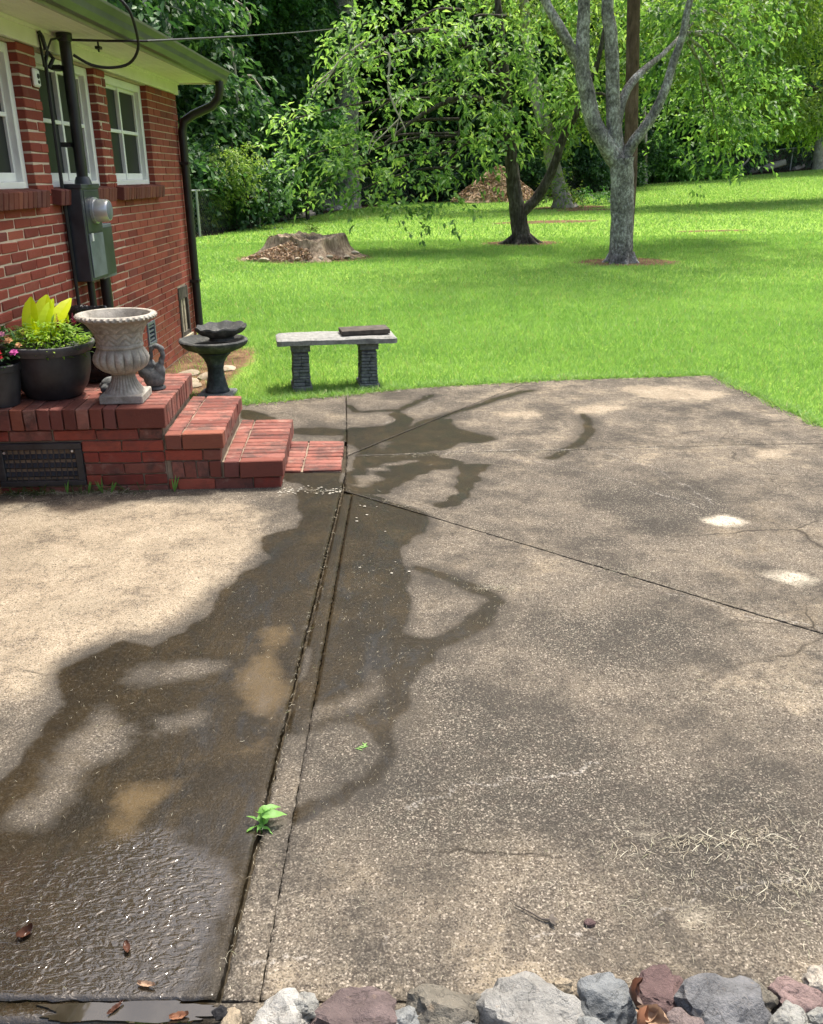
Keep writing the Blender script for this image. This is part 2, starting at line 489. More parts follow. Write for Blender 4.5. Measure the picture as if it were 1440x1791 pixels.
DRY = [
 [(-0.32,4.12),(-0.24,4.32),(-0.11,4.48),(0.06,4.61),(0.05,4.57),(-0.06,4.42),(-0.17,4.27),(-0.25,4.10),(-0.31,4.02)],
 [(-0.91,2.31),(-0.79,2.42),(-0.64,2.51),(-0.56,2.42),(-0.57,2.29),(-0.75,2.27),(-0.82,2.24),(-0.88,2.26)],
 [(-0.98,2.07),(-0.91,2.24),(-0.84,2.23),(-0.78,2.12),(-0.74,1.95),(-0.82,1.78),(-0.90,1.64),(-0.95,1.63),(-0.99,1.71),(-1.02,1.85),(-1.01,1.99)],
 [(-0.72,2.07),(-0.68,2.15),(-0.61,2.16),(-0.61,2.09),(-0.69,2.04)],
 [(0.00,3.04),(0.15,2.96),(0.28,2.86),(0.23,2.69),(0.12,2.60),(-0.02,2.59),(-0.01,2.84)],
 [(-0.31,2.16),(-0.21,2.28),(-0.11,2.40),(-0.06,2.30),(-0.14,2.16),(-0.21,2.08),(-0.30,2.03)],
 [(-0.25,4.78),(-0.17,4.91),(-0.12,4.87),(-0.13,4.68),(-0.20,4.66)],
 [(-0.43,1.23),(-0.39,1.30),(-0.41,1.49),(-0.39,1.50),(-0.35,1.19)],
]
TAN = [
 [(-0.55,2.64),(-0.41,2.70),(-0.41,2.57),(-0.44,2.46),(-0.39,2.35),(-0.38,2.15),(-0.42,2.09),(-0.51,2.18),(-0.54,2.31),(-0.48,2.42),(-0.46,2.53),(-0.54,2.57)],
 [(-0.41,2.10),(-0.41,1.95),(-0.51,1.87),(-0.62,1.80),(-0.66,1.71),(-0.68,1.63),(-0.75,1.63),(-0.76,1.71),(-0.72,1.78),(-0.64,1.84),(-0.52,1.89),(-0.43,1.98),(-0.43,2.09)],
]
FILM = [
 [(-0.74,1.61),(-0.64,1.62),(-0.42,1.61),(-0.41,1.50),(-0.40,1.37),(-0.39,1.30),(-0.43,1.23),(-0.44,1.22),(-0.38,1.21),(-0.36,1.19),(-0.62,1.16),(-0.73,1.19),(-0.85,1.29),(-0.94,1.49),(-0.85,1.59)],
 [(-0.87,1.38),(-0.79,1.35),(-0.75,1.31),(-0.77,1.26),(-0.84,1.26),(-0.89,1.38)],
]
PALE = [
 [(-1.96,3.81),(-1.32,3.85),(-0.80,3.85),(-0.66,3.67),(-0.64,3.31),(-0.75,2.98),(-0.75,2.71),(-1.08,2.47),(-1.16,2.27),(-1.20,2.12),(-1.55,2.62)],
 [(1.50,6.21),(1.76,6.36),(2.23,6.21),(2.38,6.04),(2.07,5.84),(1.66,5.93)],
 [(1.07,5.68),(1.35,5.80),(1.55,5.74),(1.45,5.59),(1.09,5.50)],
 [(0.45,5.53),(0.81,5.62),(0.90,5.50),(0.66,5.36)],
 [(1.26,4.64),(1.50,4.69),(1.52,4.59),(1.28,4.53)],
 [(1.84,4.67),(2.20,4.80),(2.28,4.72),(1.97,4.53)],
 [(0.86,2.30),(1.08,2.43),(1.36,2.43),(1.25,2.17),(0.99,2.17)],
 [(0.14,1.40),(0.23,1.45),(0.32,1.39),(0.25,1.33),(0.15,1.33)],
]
DARK = [
 [(0.60,1.77),(0.86,1.81),(1.06,1.77),(0.86,1.33),(0.64,1.36),(0.55,1.48),(0.46,1.59)],
 [(-0.25,1.93),(0.13,2.06),(0.46,2.09),(0.59,1.91),(0.40,1.71),(0.11,1.59),(-0.17,1.67)],
 [(0.33,2.71),(0.80,2.79),(1.04,2.58),(0.83,2.33),(0.42,2.37)],
 [(0.80,4.01),(1.44,4.27),(1.68,3.93),(1.04,3.31)],
 [(-0.18,3.09),(-0.04,2.43),(0.30,2.14),(0.06,2.01)],
]
SPOT = [
 [(1.32,3.63),(1.45,3.70),(1.53,3.63),(1.40,3.56)],
 [(1.38,3.03),(1.52,3.10),(1.60,3.03),(1.46,2.97)],
 [(0.54,1.65),(0.58,1.66),(0.58,1.61),(0.56,1.59)],
 [(0.56,1.40),(0.61,1.42),(0.63,1.39),(0.59,1.36)],
]
STREAK = [
 [(0.01,3.11),(0.18,3.01),(0.31,2.84),(0.26,2.69),(0.16,2.58)],
 [(-0.08,2.02),(-0.06,1.96),(-0.09,1.86),(-0.17,1.77),(-0.28,1.68)],
 [(-0.43,5.73),(-0.36,5.56),(-0.08,5.61),(0.04,5.85),(0.14,6.00)],
 [(-0.04,5.14),(0.21,5.46),(0.74,6.07),(0.89,6.17)],
 [(-0.97,2.37),(-1.03,2.14),(-1.04,1.88),(-1.01,1.71),(-0.98,1.61)],
 [(1.13,5.48),(1.11,5.08),(0.92,4.73),(0.77,4.57)],
]
CHALK = [
 [(0.57,4.57),(0.86,4.37),(1.11,4.14),(1.36,3.81)],
 [(1.10,4.65),(1.32,4.37),(1.46,3.85)],
 [(0.16,4.64),(0.59,4.70),(1.26,4.75),(1.93,4.78)],
 [(0.99,2.89),(1.20,2.75),(1.43,2.62)],
 [(-0.41,4.96),(-0.15,5.34),(0.16,5.87)],
 [(-0.04,1.72),(0.09,1.77),(0.22,1.81),(0.36,1.86),(0.44,1.88),(0.52,1.90)],
 [(-0.33,1.26),(-0.29,1.27),(-0.25,1.27),(-0.23,1.26),(-0.18,1.25)],
 [(0.22,1.32),(0.28,1.33),(0.38,1.34)],
 [(-0.05,1.31),(-0.04,1.33)],
 [(0.53,1.40),(0.67,1.45),(0.93,1.50)],
]
WET[0] = WET[0][:-4] + [(-1.15,1.62),(-1.3,1.1),(-.36,1.1),(-.36,4.02)]
FILM[0] = FILM[0][:11] + [(-.62,1.1),(-1.2,1.1),(-1.1,1.5)] + FILM[0][-1:]
PALE[0] = PALE[0][:-2] + [(-2.1,1.7),(-2.2,3.7)]
_k = 0.0
def wob(X, Y, s, a):
    return a * (np.sin(X * s * 2.1 + 1.7 * np.sin(Y * s * 1.3 + 2)) + .6 * np.sin(Y * s * 3.7 + 2.3 * np.sin(X * s * 2.9)) + .5 * np.sin((X + Y) * s * 6.1 + 1.1))
def mask_polys(X, Y, polys, amp=.012, s=6):
    x = X + wob(X, Y, s, amp); y = Y + wob(Y + 5, X + 3, s, amp * 1.3)
    m = np.zeros(X.shape)
    for p in polys: m = np.maximum(m, inpoly(x, y, p))
    return m
def mask_lines(X, Y, lines, wd, amp=.01):
    x = X + wob(X, Y, 7, amp); y = Y + wob(Y + 5, X + 3, 7, amp)
    m = np.zeros(X.shape)
    for p in lines:
        for a, b in zip(p[:-1], p[1:]):
            m = np.maximum(m, np.clip(1.6 - segdist(x, y, a, b) / wd, 0, 1))
    return m
def blur(m, k):
    for ax in (0, 1):
        for _ in range(2):
            p = np.pad(m, [(k, k) if i == ax else (0, 0) for i in (0, 1)], mode='edge')
            c = np.cumsum(p, axis=ax)
            c = np.concatenate([np.zeros_like(np.take(c, [0], axis=ax)), c], axis=ax)
            n = m.shape[ax]
            m = (np.take(c, np.arange(2 * k + 1, 2 * k + 1 + n), axis=ax) - np.take(c, np.arange(0, n), axis=ax)) / (2 * k + 1)
    return m
def slab(corners, step, parent, mat, thick=.06, zoff=0.0, name='slab'):
    (a, b, c, d) = [np.array(p, float) for p in corners]      # a-b near edge, d-c far edge
    nu = max(3, int(max(np.linalg.norm(b - a), np.linalg.norm(c - d)) / step))
    nv = max(3, int(max(np.linalg.norm(d - a), np.linalg.norm(c - b)) / step))
    u, v = np.meshgrid(np.linspace(0, 1, nu), np.linspace(0, 1, nv))
    P = ((1 - u) * (1 - v))[..., None] * a + (u * (1 - v))[..., None] * b + (u * v)[..., None] * c + ((1 - u) * v)[..., None] * d
    X, Y = P[..., 0], P[..., 1]
    bw = (np.minimum(u, 1 - u) < 1e-6) | (np.minimum(v, 1 - v) < 1e-6)
    X = X + bw * (RNG.normal(0, .0011, X.shape) + wob(X, Y, 23, .0008)); Y = Y + bw * (RNG.normal(0, .0011, X.shape) + wob(Y, X, 27, .0008))
    # worn edges
    eu = np.minimum(u, 1 - u) * np.linalg.norm(b - a); ev = np.minimum(v, 1 - v) * np.linalg.norm(d - a)
    ed = np.minimum(eu, ev)
    Z = zoff + wob(X, Y, 2.2, .0008) - .0012 * np.clip(1 - ed / .012, 0, 1)
    wet = np.maximum(mask_polys(X, Y, WET), .9 * mask_lines(X, Y, STREAK, .028))
    wet = wet * (1 - .74 * blur(mask_polys(X, Y, DRY, .028), 2))
    damp = blur(np.maximum(mask_polys(X, Y, WET, .03), mask_lines(X, Y, STREAK, .04)), 5)
    damp = damp * (1 - .75 * blur(mask_polys(X, Y, DRY, .028), 2))
    wet = blur(wet, 1)
    tan = blur(mask_polys(X, Y, TAN, .018), 2)
    film = blur(mask_polys(X, Y, FILM, .02), 3)
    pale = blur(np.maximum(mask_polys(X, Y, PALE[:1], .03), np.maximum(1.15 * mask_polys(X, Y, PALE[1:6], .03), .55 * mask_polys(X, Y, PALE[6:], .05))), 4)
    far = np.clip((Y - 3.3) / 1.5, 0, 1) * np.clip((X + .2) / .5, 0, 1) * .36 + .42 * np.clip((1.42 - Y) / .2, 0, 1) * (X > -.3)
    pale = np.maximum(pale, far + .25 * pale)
    spot = blur(mask_polys(X, Y, SPOT, .006), 3)
    chalk = mask_lines(X, Y, CHALK, .006, .014)
    dark = blur(mask_polys(X, Y, DARK, .05), 9)
    n = nu * nv
    V = np.stack([X, Y, Z], -1).reshape(-1, 3)
    idx = np.arange(n).reshape(nv, nu)
    F = np.stack([idx[:-1, :-1], idx[:-1, 1:], idx[1:, 1:], idx[1:, :-1]], -1).reshape(-1, 4)
    ring = np.concatenate([idx[0, :], idx[1:, -1], idx[-1, -2::-1], idx[-2:0:-1, 0]])
    low = V[ring].copy(); low[:, 2] -= thick
    V = np.concatenate([V, low])
    r2 = np.arange(len(ring)) + n
    SF = np.stack([ring, r2, np.roll(r2, -1), np.roll(ring, -1)], -1)
    F = np.concatenate([F, SF])
    me = np_mesh(name, V, F)
    for nm, arr in (('wet', wet), ('tan', tan), ('film', film), ('pale', pale), ('spot', spot), ('chalk', chalk), ('dark', dark), ('damp', damp)):
        full = np.concatenate([arr.ravel(), arr.ravel()[ring]]).astype(np.float32)
        me.attributes.new(nm, 'FLOAT', 'POINT').data.foreach_set('value', full)
    o = link(name, me, mat, parent)
    me.polygons.foreach_set('use_smooth', np.arange(len(me.polygons)) < (nu - 1) * (nv - 1))
    return o

t = NT('concrete')
n0 = t.noise(.9, 5, .6); n1 = t.noise(4.5, 6, .65); n2 = t.noise(26, 5, .7); n3 = t.noise(210, 2, .6); n4 = t.noise(85, 3, .65)
sp = t.voro(240, out='Color'); spx = t.n('ShaderNodeSeparateColor'); t.L(sp, spx.inputs[0]); grainr = spx.outputs[0]
base = t.ramp(t.math('ADD', t.math('MULTIPLY', n0, .45), t.math('MULTIPLY', n1, .55)),
              [(.34, (.054, .049, .040)), (.44, (.094, .082, .065)), (.54, (.142, .121, .092)), (.66, (.225, .183, .126))])
base = t.mix(t.math('MULTIPLY', t.rng(t.math('ADD', t.attr('dark'), t.math('MULTIPLY', t.math('SUBTRACT', n1, .5), .9)), .1, .7), .85), base, (.040, .038, .032))
base = t.mix(t.rng(n2, .36, .56, .55, 0), base, (.055, .044, .036))                       # dark lichen mottling
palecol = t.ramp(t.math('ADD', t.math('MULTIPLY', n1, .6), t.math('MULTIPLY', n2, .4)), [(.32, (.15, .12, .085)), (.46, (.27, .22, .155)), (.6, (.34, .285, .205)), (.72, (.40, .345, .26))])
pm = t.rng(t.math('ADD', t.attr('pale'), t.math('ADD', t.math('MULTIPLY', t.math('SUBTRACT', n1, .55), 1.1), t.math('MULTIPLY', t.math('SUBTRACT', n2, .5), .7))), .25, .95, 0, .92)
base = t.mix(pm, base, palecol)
base = t.mix(t.rng(t.math('ADD', t.attr('spot'), t.math('MULTIPLY', t.math('SUBTRACT', n2, .5), .5)), .12, .6, 0, .95), base, (.50, .45, .35))
ck = t.rng(t.math('MULTIPLY', t.attr('chalk'), t.rng(n4, .42, .62)), .2, .8, 0, .6)
base = t.mix(ck, base, (.36, .34, .31))
# exposed aggregate: light and dark grains
base = t.mix(t.rng(n4, .53, .66, 0, .42), base, (.20, .178, .145))
base = t.mix(t.rng(n4, .34, .46, .65, 0), base, (.032, .027, .023))
base = t.mix(t.rng(n3, .55, .66, 0, .5), base, (.29, .26, .215))
base = t.mix(t.rng(n3, .36, .47, .65, 0), base, (.024, .022, .019))
base = t.mix(t.rng(grainr, .94, .96, 0, .45), base, (.42, .37, .30))
base = t.mix(t.rng(grainr, .05, .07, .6, 0), base, (.03, .025, .022))
grime = t.rng(t.noise(2.6, 9, .76), .46, .60, 0, .62)
base = t.mix(t.math('MULTIPLY', grime, t.math('SUBTRACT', 1.0, t.math('MULTIPLY', pm, .7))), base, (.030, .028, .025))
base = t.mix(t.rng(t.math('ADD', t.attr('damp'), t.math('MULTIPLY', t.math('SUBTRACT', n1, .5), .6)), .12, .45, 0, .62), base, (.042, .038, .032))
wv = t.noise(1.1, 4, .6, None, .0, 1)
warp = t.n('ShaderNodeVectorMath', operation='MULTIPLY_ADD'); t.L(wv, warp.inputs[0]); warp.inputs[1].default_value = (.5, .5, 0); t.L(t.pos(), warp.inputs[2])
crk = t.voro(.95, warp.outputs[0], 'DISTANCE_TO_EDGE')
crm = t.math('MULTIPLY', t.rng(crk, .0, .006, .8, 0), t.rng(n0, .5, .6))
base = t.mix(crm, base, (.018, .015, .012))
w0 = t.math('ADD', t.attr('wet'), t.math('ADD', t.math('MULTIPLY', t.math('SUBTRACT', n1, .5), .55), t.math('ADD', t.math('MULTIPLY', t.math('SUBTRACT', n2, .5), .85), t.math('MULTIPLY', t.math('SUBTRACT', n4, .5), .5))))
wm = t.math('MULTIPLY', t.rng(w0, .28, .66), t.rng(n4, .52, .68, 1, .70))
wetcol = t.mix(1.0, base, t.ramp(n1, [(.36, (.10, .085, .065)), (.5, (.22, .175, .105)), (.66, (.42, .33, .19))]), 'MULTIPLY')
flow = t.noise(6.5, 5, .65, t.scalevec(t.pos(), (1.6, .6, 1)), .9)
wetcol = t.mix(t.rng(flow, .3, .7, .1, .75), wetcol, t.ramp(flow, [(.4, (.036, .026, .011)), (.6, (.012, .0095, .005))]))
tn = t.rng(t.math('ADD', t.attr('tan'), t.math('ADD', t.math('MULTIPLY', t.math('SUBTRACT', n1, .5), 1.2), t.math('MULTIPLY', t.math('SUBTRACT', n2, .5), .8))), .25, .85)
wetcol = t.mix(t.math('MULTIPLY', tn, .6), wetcol, (.105, .074, .036))
col = t.mix(wm, base, wetcol)
fm = t.rng(t.math('ADD', t.attr('film'), t.math('ADD', t.math('MULTIPLY', t.math('SUBTRACT', n1, .5), 1.5), t.math('MULTIPLY', t.math('SUBTRACT', n2, .5), .7))), .25, .9)
col = t.mix(t.math('MULTIPLY', t.math('MULTIPLY', fm, wm), .45), col, (.016, .012, .007))
rough = t.rng(wm, 0, 1, .92, .42)
grain = t.bump(t.math('ADD', t.math('MULTIPLY', n3, .7), t.math('MULTIPLY', n2, .6)), .55, .006)
rip = t.noise(34, 2, .5, t.scalevec(t.pos(), (1, 2.1, 1)), 1.2)
ripn = t.bump(rip, 1.0, .0038)
calm = t.bump(t.math('ADD', t.math('MULTIPLY', n2, .5), t.math('MULTIPLY', n3, .35)), .35, .004)
p = t.princ(col, rough, t.rng(wm, 0, 1, .07, .10), grain)
coat = t.math('MULTIPLY', wm, t.rng(t.math('ADD', fm, t.math('MULTIPLY', t.math('SUBTRACT', flow, .45), 1.3)), .05, .75, .10, 1.0))
t.L(coat, p.inputs['Coat Weight'])
t.L(t.rng(fm, 0, 1, .18, .11), p.inputs['Coat Roughness'])
p.inputs['Coat IOR'].default_value = 1.65
mxn = t.n('ShaderNodeMix', data_type='VECTOR'); t.L(fm, mxn.inputs[0]); t.L(calm, mxn.inputs[4]); t.L(ripn, mxn.inputs[5])
t.L(mxn.outputs[1], p.inputs['Coat Normal'])
M['concrete'] = t.done(p)
M['joint'] = m_plain('joint', (.018, .015, .010), (.07, .055, .035), 20, .9, .2, .8, 80, .01)

bed = MB().extrude([(x, y) for x, y in [(-2.02, 1.2), (3.2, 1.2), (2.9, 2.6), (2.55, 5.2), (2.34, 6.64), (1.24, 6.48), (0, 6.18), (-.49, 5.96), (-1.15, 5.68), (-1.2, 4.9), (-2.02, 4.9)]], 'z', -.09, -.028)
patio = bed.build('patio', M['joint'])
tag(patio, 'weathered concrete patio with wet streaks and open joints', 'patio', kind='structure')
ST = .014
# main joint: left slab | edge strip | gap | edge strip | right slabs
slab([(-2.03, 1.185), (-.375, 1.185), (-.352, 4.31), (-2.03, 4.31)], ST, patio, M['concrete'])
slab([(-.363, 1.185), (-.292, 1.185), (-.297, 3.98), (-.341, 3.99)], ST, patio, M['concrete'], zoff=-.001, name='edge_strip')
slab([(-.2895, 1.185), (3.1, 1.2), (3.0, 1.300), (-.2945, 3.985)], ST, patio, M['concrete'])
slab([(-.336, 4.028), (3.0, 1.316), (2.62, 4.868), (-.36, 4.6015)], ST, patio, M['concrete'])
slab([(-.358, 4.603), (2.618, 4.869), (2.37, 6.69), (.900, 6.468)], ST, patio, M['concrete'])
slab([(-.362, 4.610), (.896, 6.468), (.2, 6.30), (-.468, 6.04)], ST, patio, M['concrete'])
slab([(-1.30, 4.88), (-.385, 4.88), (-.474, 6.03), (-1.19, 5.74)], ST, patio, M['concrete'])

# ---------------------------------------------------------------- grass
def grass_blades(X, Y, h, wd, lean, seg):
    n = len(X)
    rg = RNG
    ang = rg.uniform(0, 2 * PI, n)
    la = rg.uniform(0, 2 * PI, n)
    ln = lean * rg.uniform(.2, 1.0, n) * h
    z0 = terr(X, Y) - .004
    dx, dy = np.cos(ang) * wd / 2, np.sin(ang) * wd / 2
    tx, ty = np.cos(la) * ln, np.sin(la) * ln
    B1 = np.stack([X - dx, Y - dy, z0], -1); B2 = np.stack([X + dx, Y + dy, z0], -1)
    if seg == 1:
        T = np.stack([X + tx, Y + ty, z0 + h], -1)
        V = np.stack([B1, B2, T], 1).reshape(-1, 3)
        F = np.arange(n * 3).reshape(n, 3)
        return V, F
    k = .55
    m = np.stack([tx * .3, ty * .3, h * k], -1)
    M1 = B1 * 1 + m; M2 = B2 * 1 + m
    T = np.stack([X + tx, Y + ty, z0 + h * rg.uniform(.8, 1, n)], -1)
    V = np.stack([B1, B2, M2, M1, T], 1).reshape(-1, 3)
    o = np.arange(n)[:, None] * 5
    F = np.concatenate([o + np.array([0, 1, 2]), o + np.array([0, 2, 3]), o + np.array([3, 2, 4])], 0)
    return V, F
def scatter(n, x0, x1, y0, y1, keepbare=.06, xk=None):
    X = RNG.uniform(x0, x1, n); Y = RNG.uniform(y0, y1, n)
    k = (~inpoly(X, Y, PATIO)) & (Y < bound(X) - RNG.random(n) * .5) & ~((X < -2.0) & (Y < 8.25)) & ~((X < -1.2) & (Y < 4.9))
    b = bare(X, Y)
    k &= RNG.random(n) > b * (1 - keepbare)
    if xk: k &= np.abs(X) < xk[0] + xk[1] * Y
    return X[k], Y[k]
parts = []; off = 0
def addg(V, F):
    global off
    parts.append((V, F + off)); off += len(V)
X, Y = scatter(420000, -2.8, 6.4, 4.9, 12.5)
k = RNG.random(len(X)) < np.clip((13.0 - Y) / 4.5, .15, 1); X, Y = X[k], Y[k]
addg(*grass_blades(X, Y, RNG.uniform(.022, .055, len(X)), RNG.uniform(.0045, .0075, len(X)), 1.2, 1))
# taller fringe along the patio edge
E_ = [(-1.2, 5.74), (-.49, 6.04), (0, 6.26), (1.24, 6.55), (2.37, 6.70), (2.58, 5.21), (2.95, 2.6)]
for (a, b) in zip(E_[:-1], E_[1:]):
    L = math.hypot(b[0] - a[0], b[1] - a[1]); n = int(L * 1500)
    s = RNG.random(n); o = RNG.normal(.008, .028, n)
    nxn, nyn = -(b[1] - a[1]) / L, (b[0] - a[0]) / L
    X = a[0] + (b[0] - a[0]) * s + nxn * o + wob(s * L * 2, s, 3, .012); Y = a[1] + (b[1] - a[1]) * s + nyn * o
    addg(*grass_blades(X, Y, RNG.uniform(.03, .085, n), RNG.uniform(.004, .007, n), 1.3, 2))
X, Y = scatter(300000, -9, 13, 7.0, 19.5, .06, (1.5, .56))
k = RNG.random(len(X)) < np.clip((Y - 6.5) / 4.5, .08, 1); X, Y = X[k], Y[k]
addg(*grass_blades(X, Y, RNG.uniform(.025, .065, len(X)), RNG.uniform(.009, .016, len(X)), 1.2, 1))
X, Y = scatter(270000, -12, 30, 15.5, 50, .06, (2.5, .56))
k = RNG.random(len(X)) < np.clip((Y - 15) / 5, .05, 1); X, Y = X[k], Y[k]
addg(*grass_blades(X, Y, RNG.uniform(.035, .08, len(X)), RNG.uniform(.018, .032, len(X)), 1.2, 1))
V = np.concatenate([p[0] for p in parts]); F = np.concatenate([p[1] for p in parts])
t = NT('grass')
isl = t.island(); big = t.noise(.42, 4, .6, t.scalevec(t.pos(), (.45, 1.3, 1))); med = t.noise(3.5, 4, .6)
f = t.math('ADD', t.math('MULTIPLY', isl, .30), t.math('ADD', t.math('MULTIPLY', big, .48), t.math('MULTIPLY', med, .28)))
gc = t.ramp(f, [(.26, (.10, .20, .048)), (.42, (.165, .305, .072)), (.58, (.235, .39, .10)), (.76, (.34, .48, .155))])
gc = t.mix(t.rng(t.noise(1.3, 5, .7), .56, .72, 0, .28), gc, (.36, .40, .14))
gc = t.mix(t.rng(isl, .965, .97), gc, (.36, .33, .15))
p = t.princ(gc, .5, .35)
tr = t.n('ShaderNodeBsdfTranslucent'); t.L(t.mix(1.0, gc, (1.15, 1.25, .75), 'MULTIPLY'), tr.inputs['Color'])
mx = t.n('ShaderNodeMixShader'); mx.inputs[0].default_value = .45
t.L(p.outputs[0], mx.inputs[1]); t.L(tr.outputs[0], mx.inputs[2])
M['grass'] = t.done(mx)
grass = link('grass', np_mesh('grass', V, F), M['grass'])
tag(grass, 'bright green mown grass of the sloping lawn', 'grass', kind='stuff')

# ================================================================ BRICKS
_bc = {}
def brick_mesh(dx, dy, dz, mat, bevel=.004):
    var = random.randrange(4)
    key = (round(dx, 3), round(dy, 3), round(dz, 3), mat.name, var)
    if key in _bc: return _bc[key]
    rg = random.Random(str(key))
    m = MB().box(-dx / 2, dx / 2, -dy / 2, dy / 2, -dz / 2, dz / 2)
    m.v = [tuple(c + rg.uniform(-.0022, .0022) for c in p) for p in m.v]
    me = m.mesh('brick', bevel)
    me.materials.append(mat)
    _bc[key] = me
    return me
def put_brick(parent, x0, x1, y0, y1, z0, z1, mat, name='brick', jig=.0015):
    me = brick_mesh(x1 - x0, y1 - y0, z1 - z0, mat)
    o = bpy.data.objects.new(name, me)
    COL.objects.link(o)
    o.parent = parent
    o.location = ((x0 + x1) / 2 + random.uniform(-jig, jig), (y0 + y1) / 2 + random.uniform(-jig, jig), (z0 + z1) / 2)
    o.rotation_euler = (random.uniform(-.010, .010), random.uniform(-.010, .010), random.uniform(-.012, .012))
    return o

# ================================================================ HOUSE
WX = -2.03                       # outer face of the brick wall
house = empty('brick_house', (WX, 0, 0), 0, 'red brick house wall with white windows and a low green-tinged eave', 'house')
Y0, Y1 = 2.2, 8.17
ZT = 2.11
CH = .0535
openings = [(4.05, 4.97, 1.40, 2.10), (5.20, 6.12, 1.40, 2.10), (6.33, 7.28, 1.40, 2.10),   # windows
            (7.63, 7.92, .13, .54), (6.64, 6.82, .24, .40)]                                  # foundation vents
def wall_cells(depth0, depth1):
    mo = [(o[0] - .004, o[1] + .004, o[2] - .003, o[3] + .003) for o in openings]
    ys = sorted({Y0 + .003, Y1 - .003} | {o[0] for o in mo} | {o[1] for o in mo})
    zs = sorted({-.1, ZT - .004} | {o[2] for o in mo} | {o[3] for o in mo})
    m = MB()
    for za, zb in zip(zs[:-1], zs[1:]):
        for ya, yb in zip(ys[:-1], ys[1:]):
            cy, cz = (ya + yb) / 2, (za + zb) / 2
            if any(o[0] < cy < o[1] and o[2] < cz < o[3] for o in mo): continue
            m.box(depth0, depth1, ya, yb, za, zb)
    return m
wall_cells(-.14, -.0045).build('wall', M['mortar'], house)
MB().box(-6.0, -.14, Y1 - .12, Y1 - .006, -.1, ZT + .1).build('gable_wall', M['mortar'], house)
cand = []
course = 0
z = -.02
BL = .194
while z < ZT - .03:
    z1 = min(z + CH - .0075, ZT - .003)
    offs = (course % 2) * BL / 2
    y = Y0 - offs
    row = []
    while y < Y1:
        row.append((max(y, Y0), min(y + BL - .008, Y1)))
        y += BL
    # cut by openings
    rowsegs = []
    for (a, b) in row:
        segs = [(a, b)]
        for o in openings:
            if z1 > o[2] + .012 and z < o[3] - .012:
                ns = []
                for (p, q) in segs:
                    if q <= o[0] or p >= o[1]: ns.append((p, q)); continue
                    if p < o[0]: ns.append((p, o[0]))
                    if q > o[1]: ns.append((o[1], q))
                segs = ns
        for (p, q) in segs:
            if q - p > .001: rowsegs.append([p, q])
    rowsegs.sort()
    for i_, sg_ in enumerate(rowsegs):          # slivers join their neighbour
        if sg_[1] - sg_[0] < .04:
            if i_ and rowsegs[i_ - 1] and abs(rowsegs[i_ - 1][1] - sg_[0]) < .02: rowsegs[i_ - 1][1] = sg_[1]; rowsegs[i_] = [0, 0]
            elif i_ + 1 < len(rowsegs) and abs(rowsegs[i_ + 1][0] - sg_[1]) < .02: rowsegs[i_ + 1][0] = sg_[0]; rowsegs[i_] = [0, 0]
    cand += [(p, q, z, z1) for p, q in rowsegs if q - p > .02]
    course += 1
    z += CH
def inview(y, z):
    zz = z - CAM_H
    d = y * math.cos(PITCH) - zz * math.sin(PITCH); up = y * math.sin(PITCH) + zz * math.cos(PITCH)
    px = 720 + 1500 * WX / d; py = 895 - 1500 * up / d
    return px > -15 and py > -15 and (py < 690 or px > 280)
seen = [c for c in cand if inview((c[0] + c[1]) / 2 + .1, (c[2] + c[3]) / 2)]
seen.sort(key=lambda c: c[0])
near_b = set(seen[:300])
big = MB()
for c in cand:
    jit = random.uniform(-.002, .002)
    if c in near_b:
        put_brick(house, -.10 + jit, .0 + jit, c[0], c[1], c[2], c[3], M['brick'])
    else:
        big.box(-.10 + jit, .0 + jit, c[0], c[1], c[2], c[3])
o = big.build('far_bricks', M['brick'], house); o['kind'] = 'stuff'

# windows
def window(y0, y1, z0, z1):
    wn_ = empty('window', (0, 0, 0)); wn_.parent = house
    fx0, fx1 = -.105, -.045
    fr = MB()
    fr.box(fx0, fx1, y0 + .001, y0 + .055, z0, z1); fr.box(fx0, fx1, y1 - .055, y1 - .001, z0, z1)
    fr.box(fx0, fx1, y0 + .055, y1 - .055, z1 - .05, z1 - .001); fr.box(fx0, fx1 + .012, y0 + .055, y1 - .055, z0 + .001, z0 + .035)
    fr.build('frame', M['white_paint'], wn_, bevel=.003)
    ins = MB()
    a, b = y0 + .055, y1 - .055; mid = (a + b) / 2; zl, zh = z0 + .035, z1 - .05; zm = zl + (zh - zl) * .53
    sx0, sx1 = -.105, -.078
    ins.box(sx0, sx1, a, a + .02, zl, zh); ins.box(sx0, sx1, b - .02, b, zl, zh)
    ins.box(sx0, sx1 + .002, a + .02, b - .02, zl, zl + .045); ins.box(sx0, sx1 + .002, a + .02, b - .02, zh - .02, zh)
    ins.box(sx0, sx1 + .006, a + .02, b - .02, zm - .011, zm + .011)
    ins.build('sash', M['white_paint'], wn_, bevel=.002)
    MB().box(sx0 + .001, sx1 + .010, mid - .014, mid + .014, zl + .002, zh - .002).build('mullion', M['white_paint'], wn_, bevel=.002)
    for (ya, yb) in ((a + .02, mid - .014), (mid + .014, b - .02)):
        for (za, zb) in ((zl + .045, zm - .011), (zm + .011, zh - .02)):
            MB().box(-.100, -.094, ya, yb, za, zb).build('pane', M['screen'], wn_)
    # sloping brick sill of bricks on edge
    sl = empty('window_sill', (0, 0, 0)); sl.parent = house
    y = y0 - .04
    while y < y1 + .02:
        o = put_brick(sl, -.055, .055, y, y + .052, z0 - .088, z0 - .003, M['dark_brick'])
        o.rotation_euler = (0, R(7), 0)
        y += .058
    MB().box(-.05, .035, y0 - .038, y - .008, z0 - .078, z0 - .02).build('sill_mortar', M['mortar'], sl)
for o_ in openings[:3]: window(*o_)

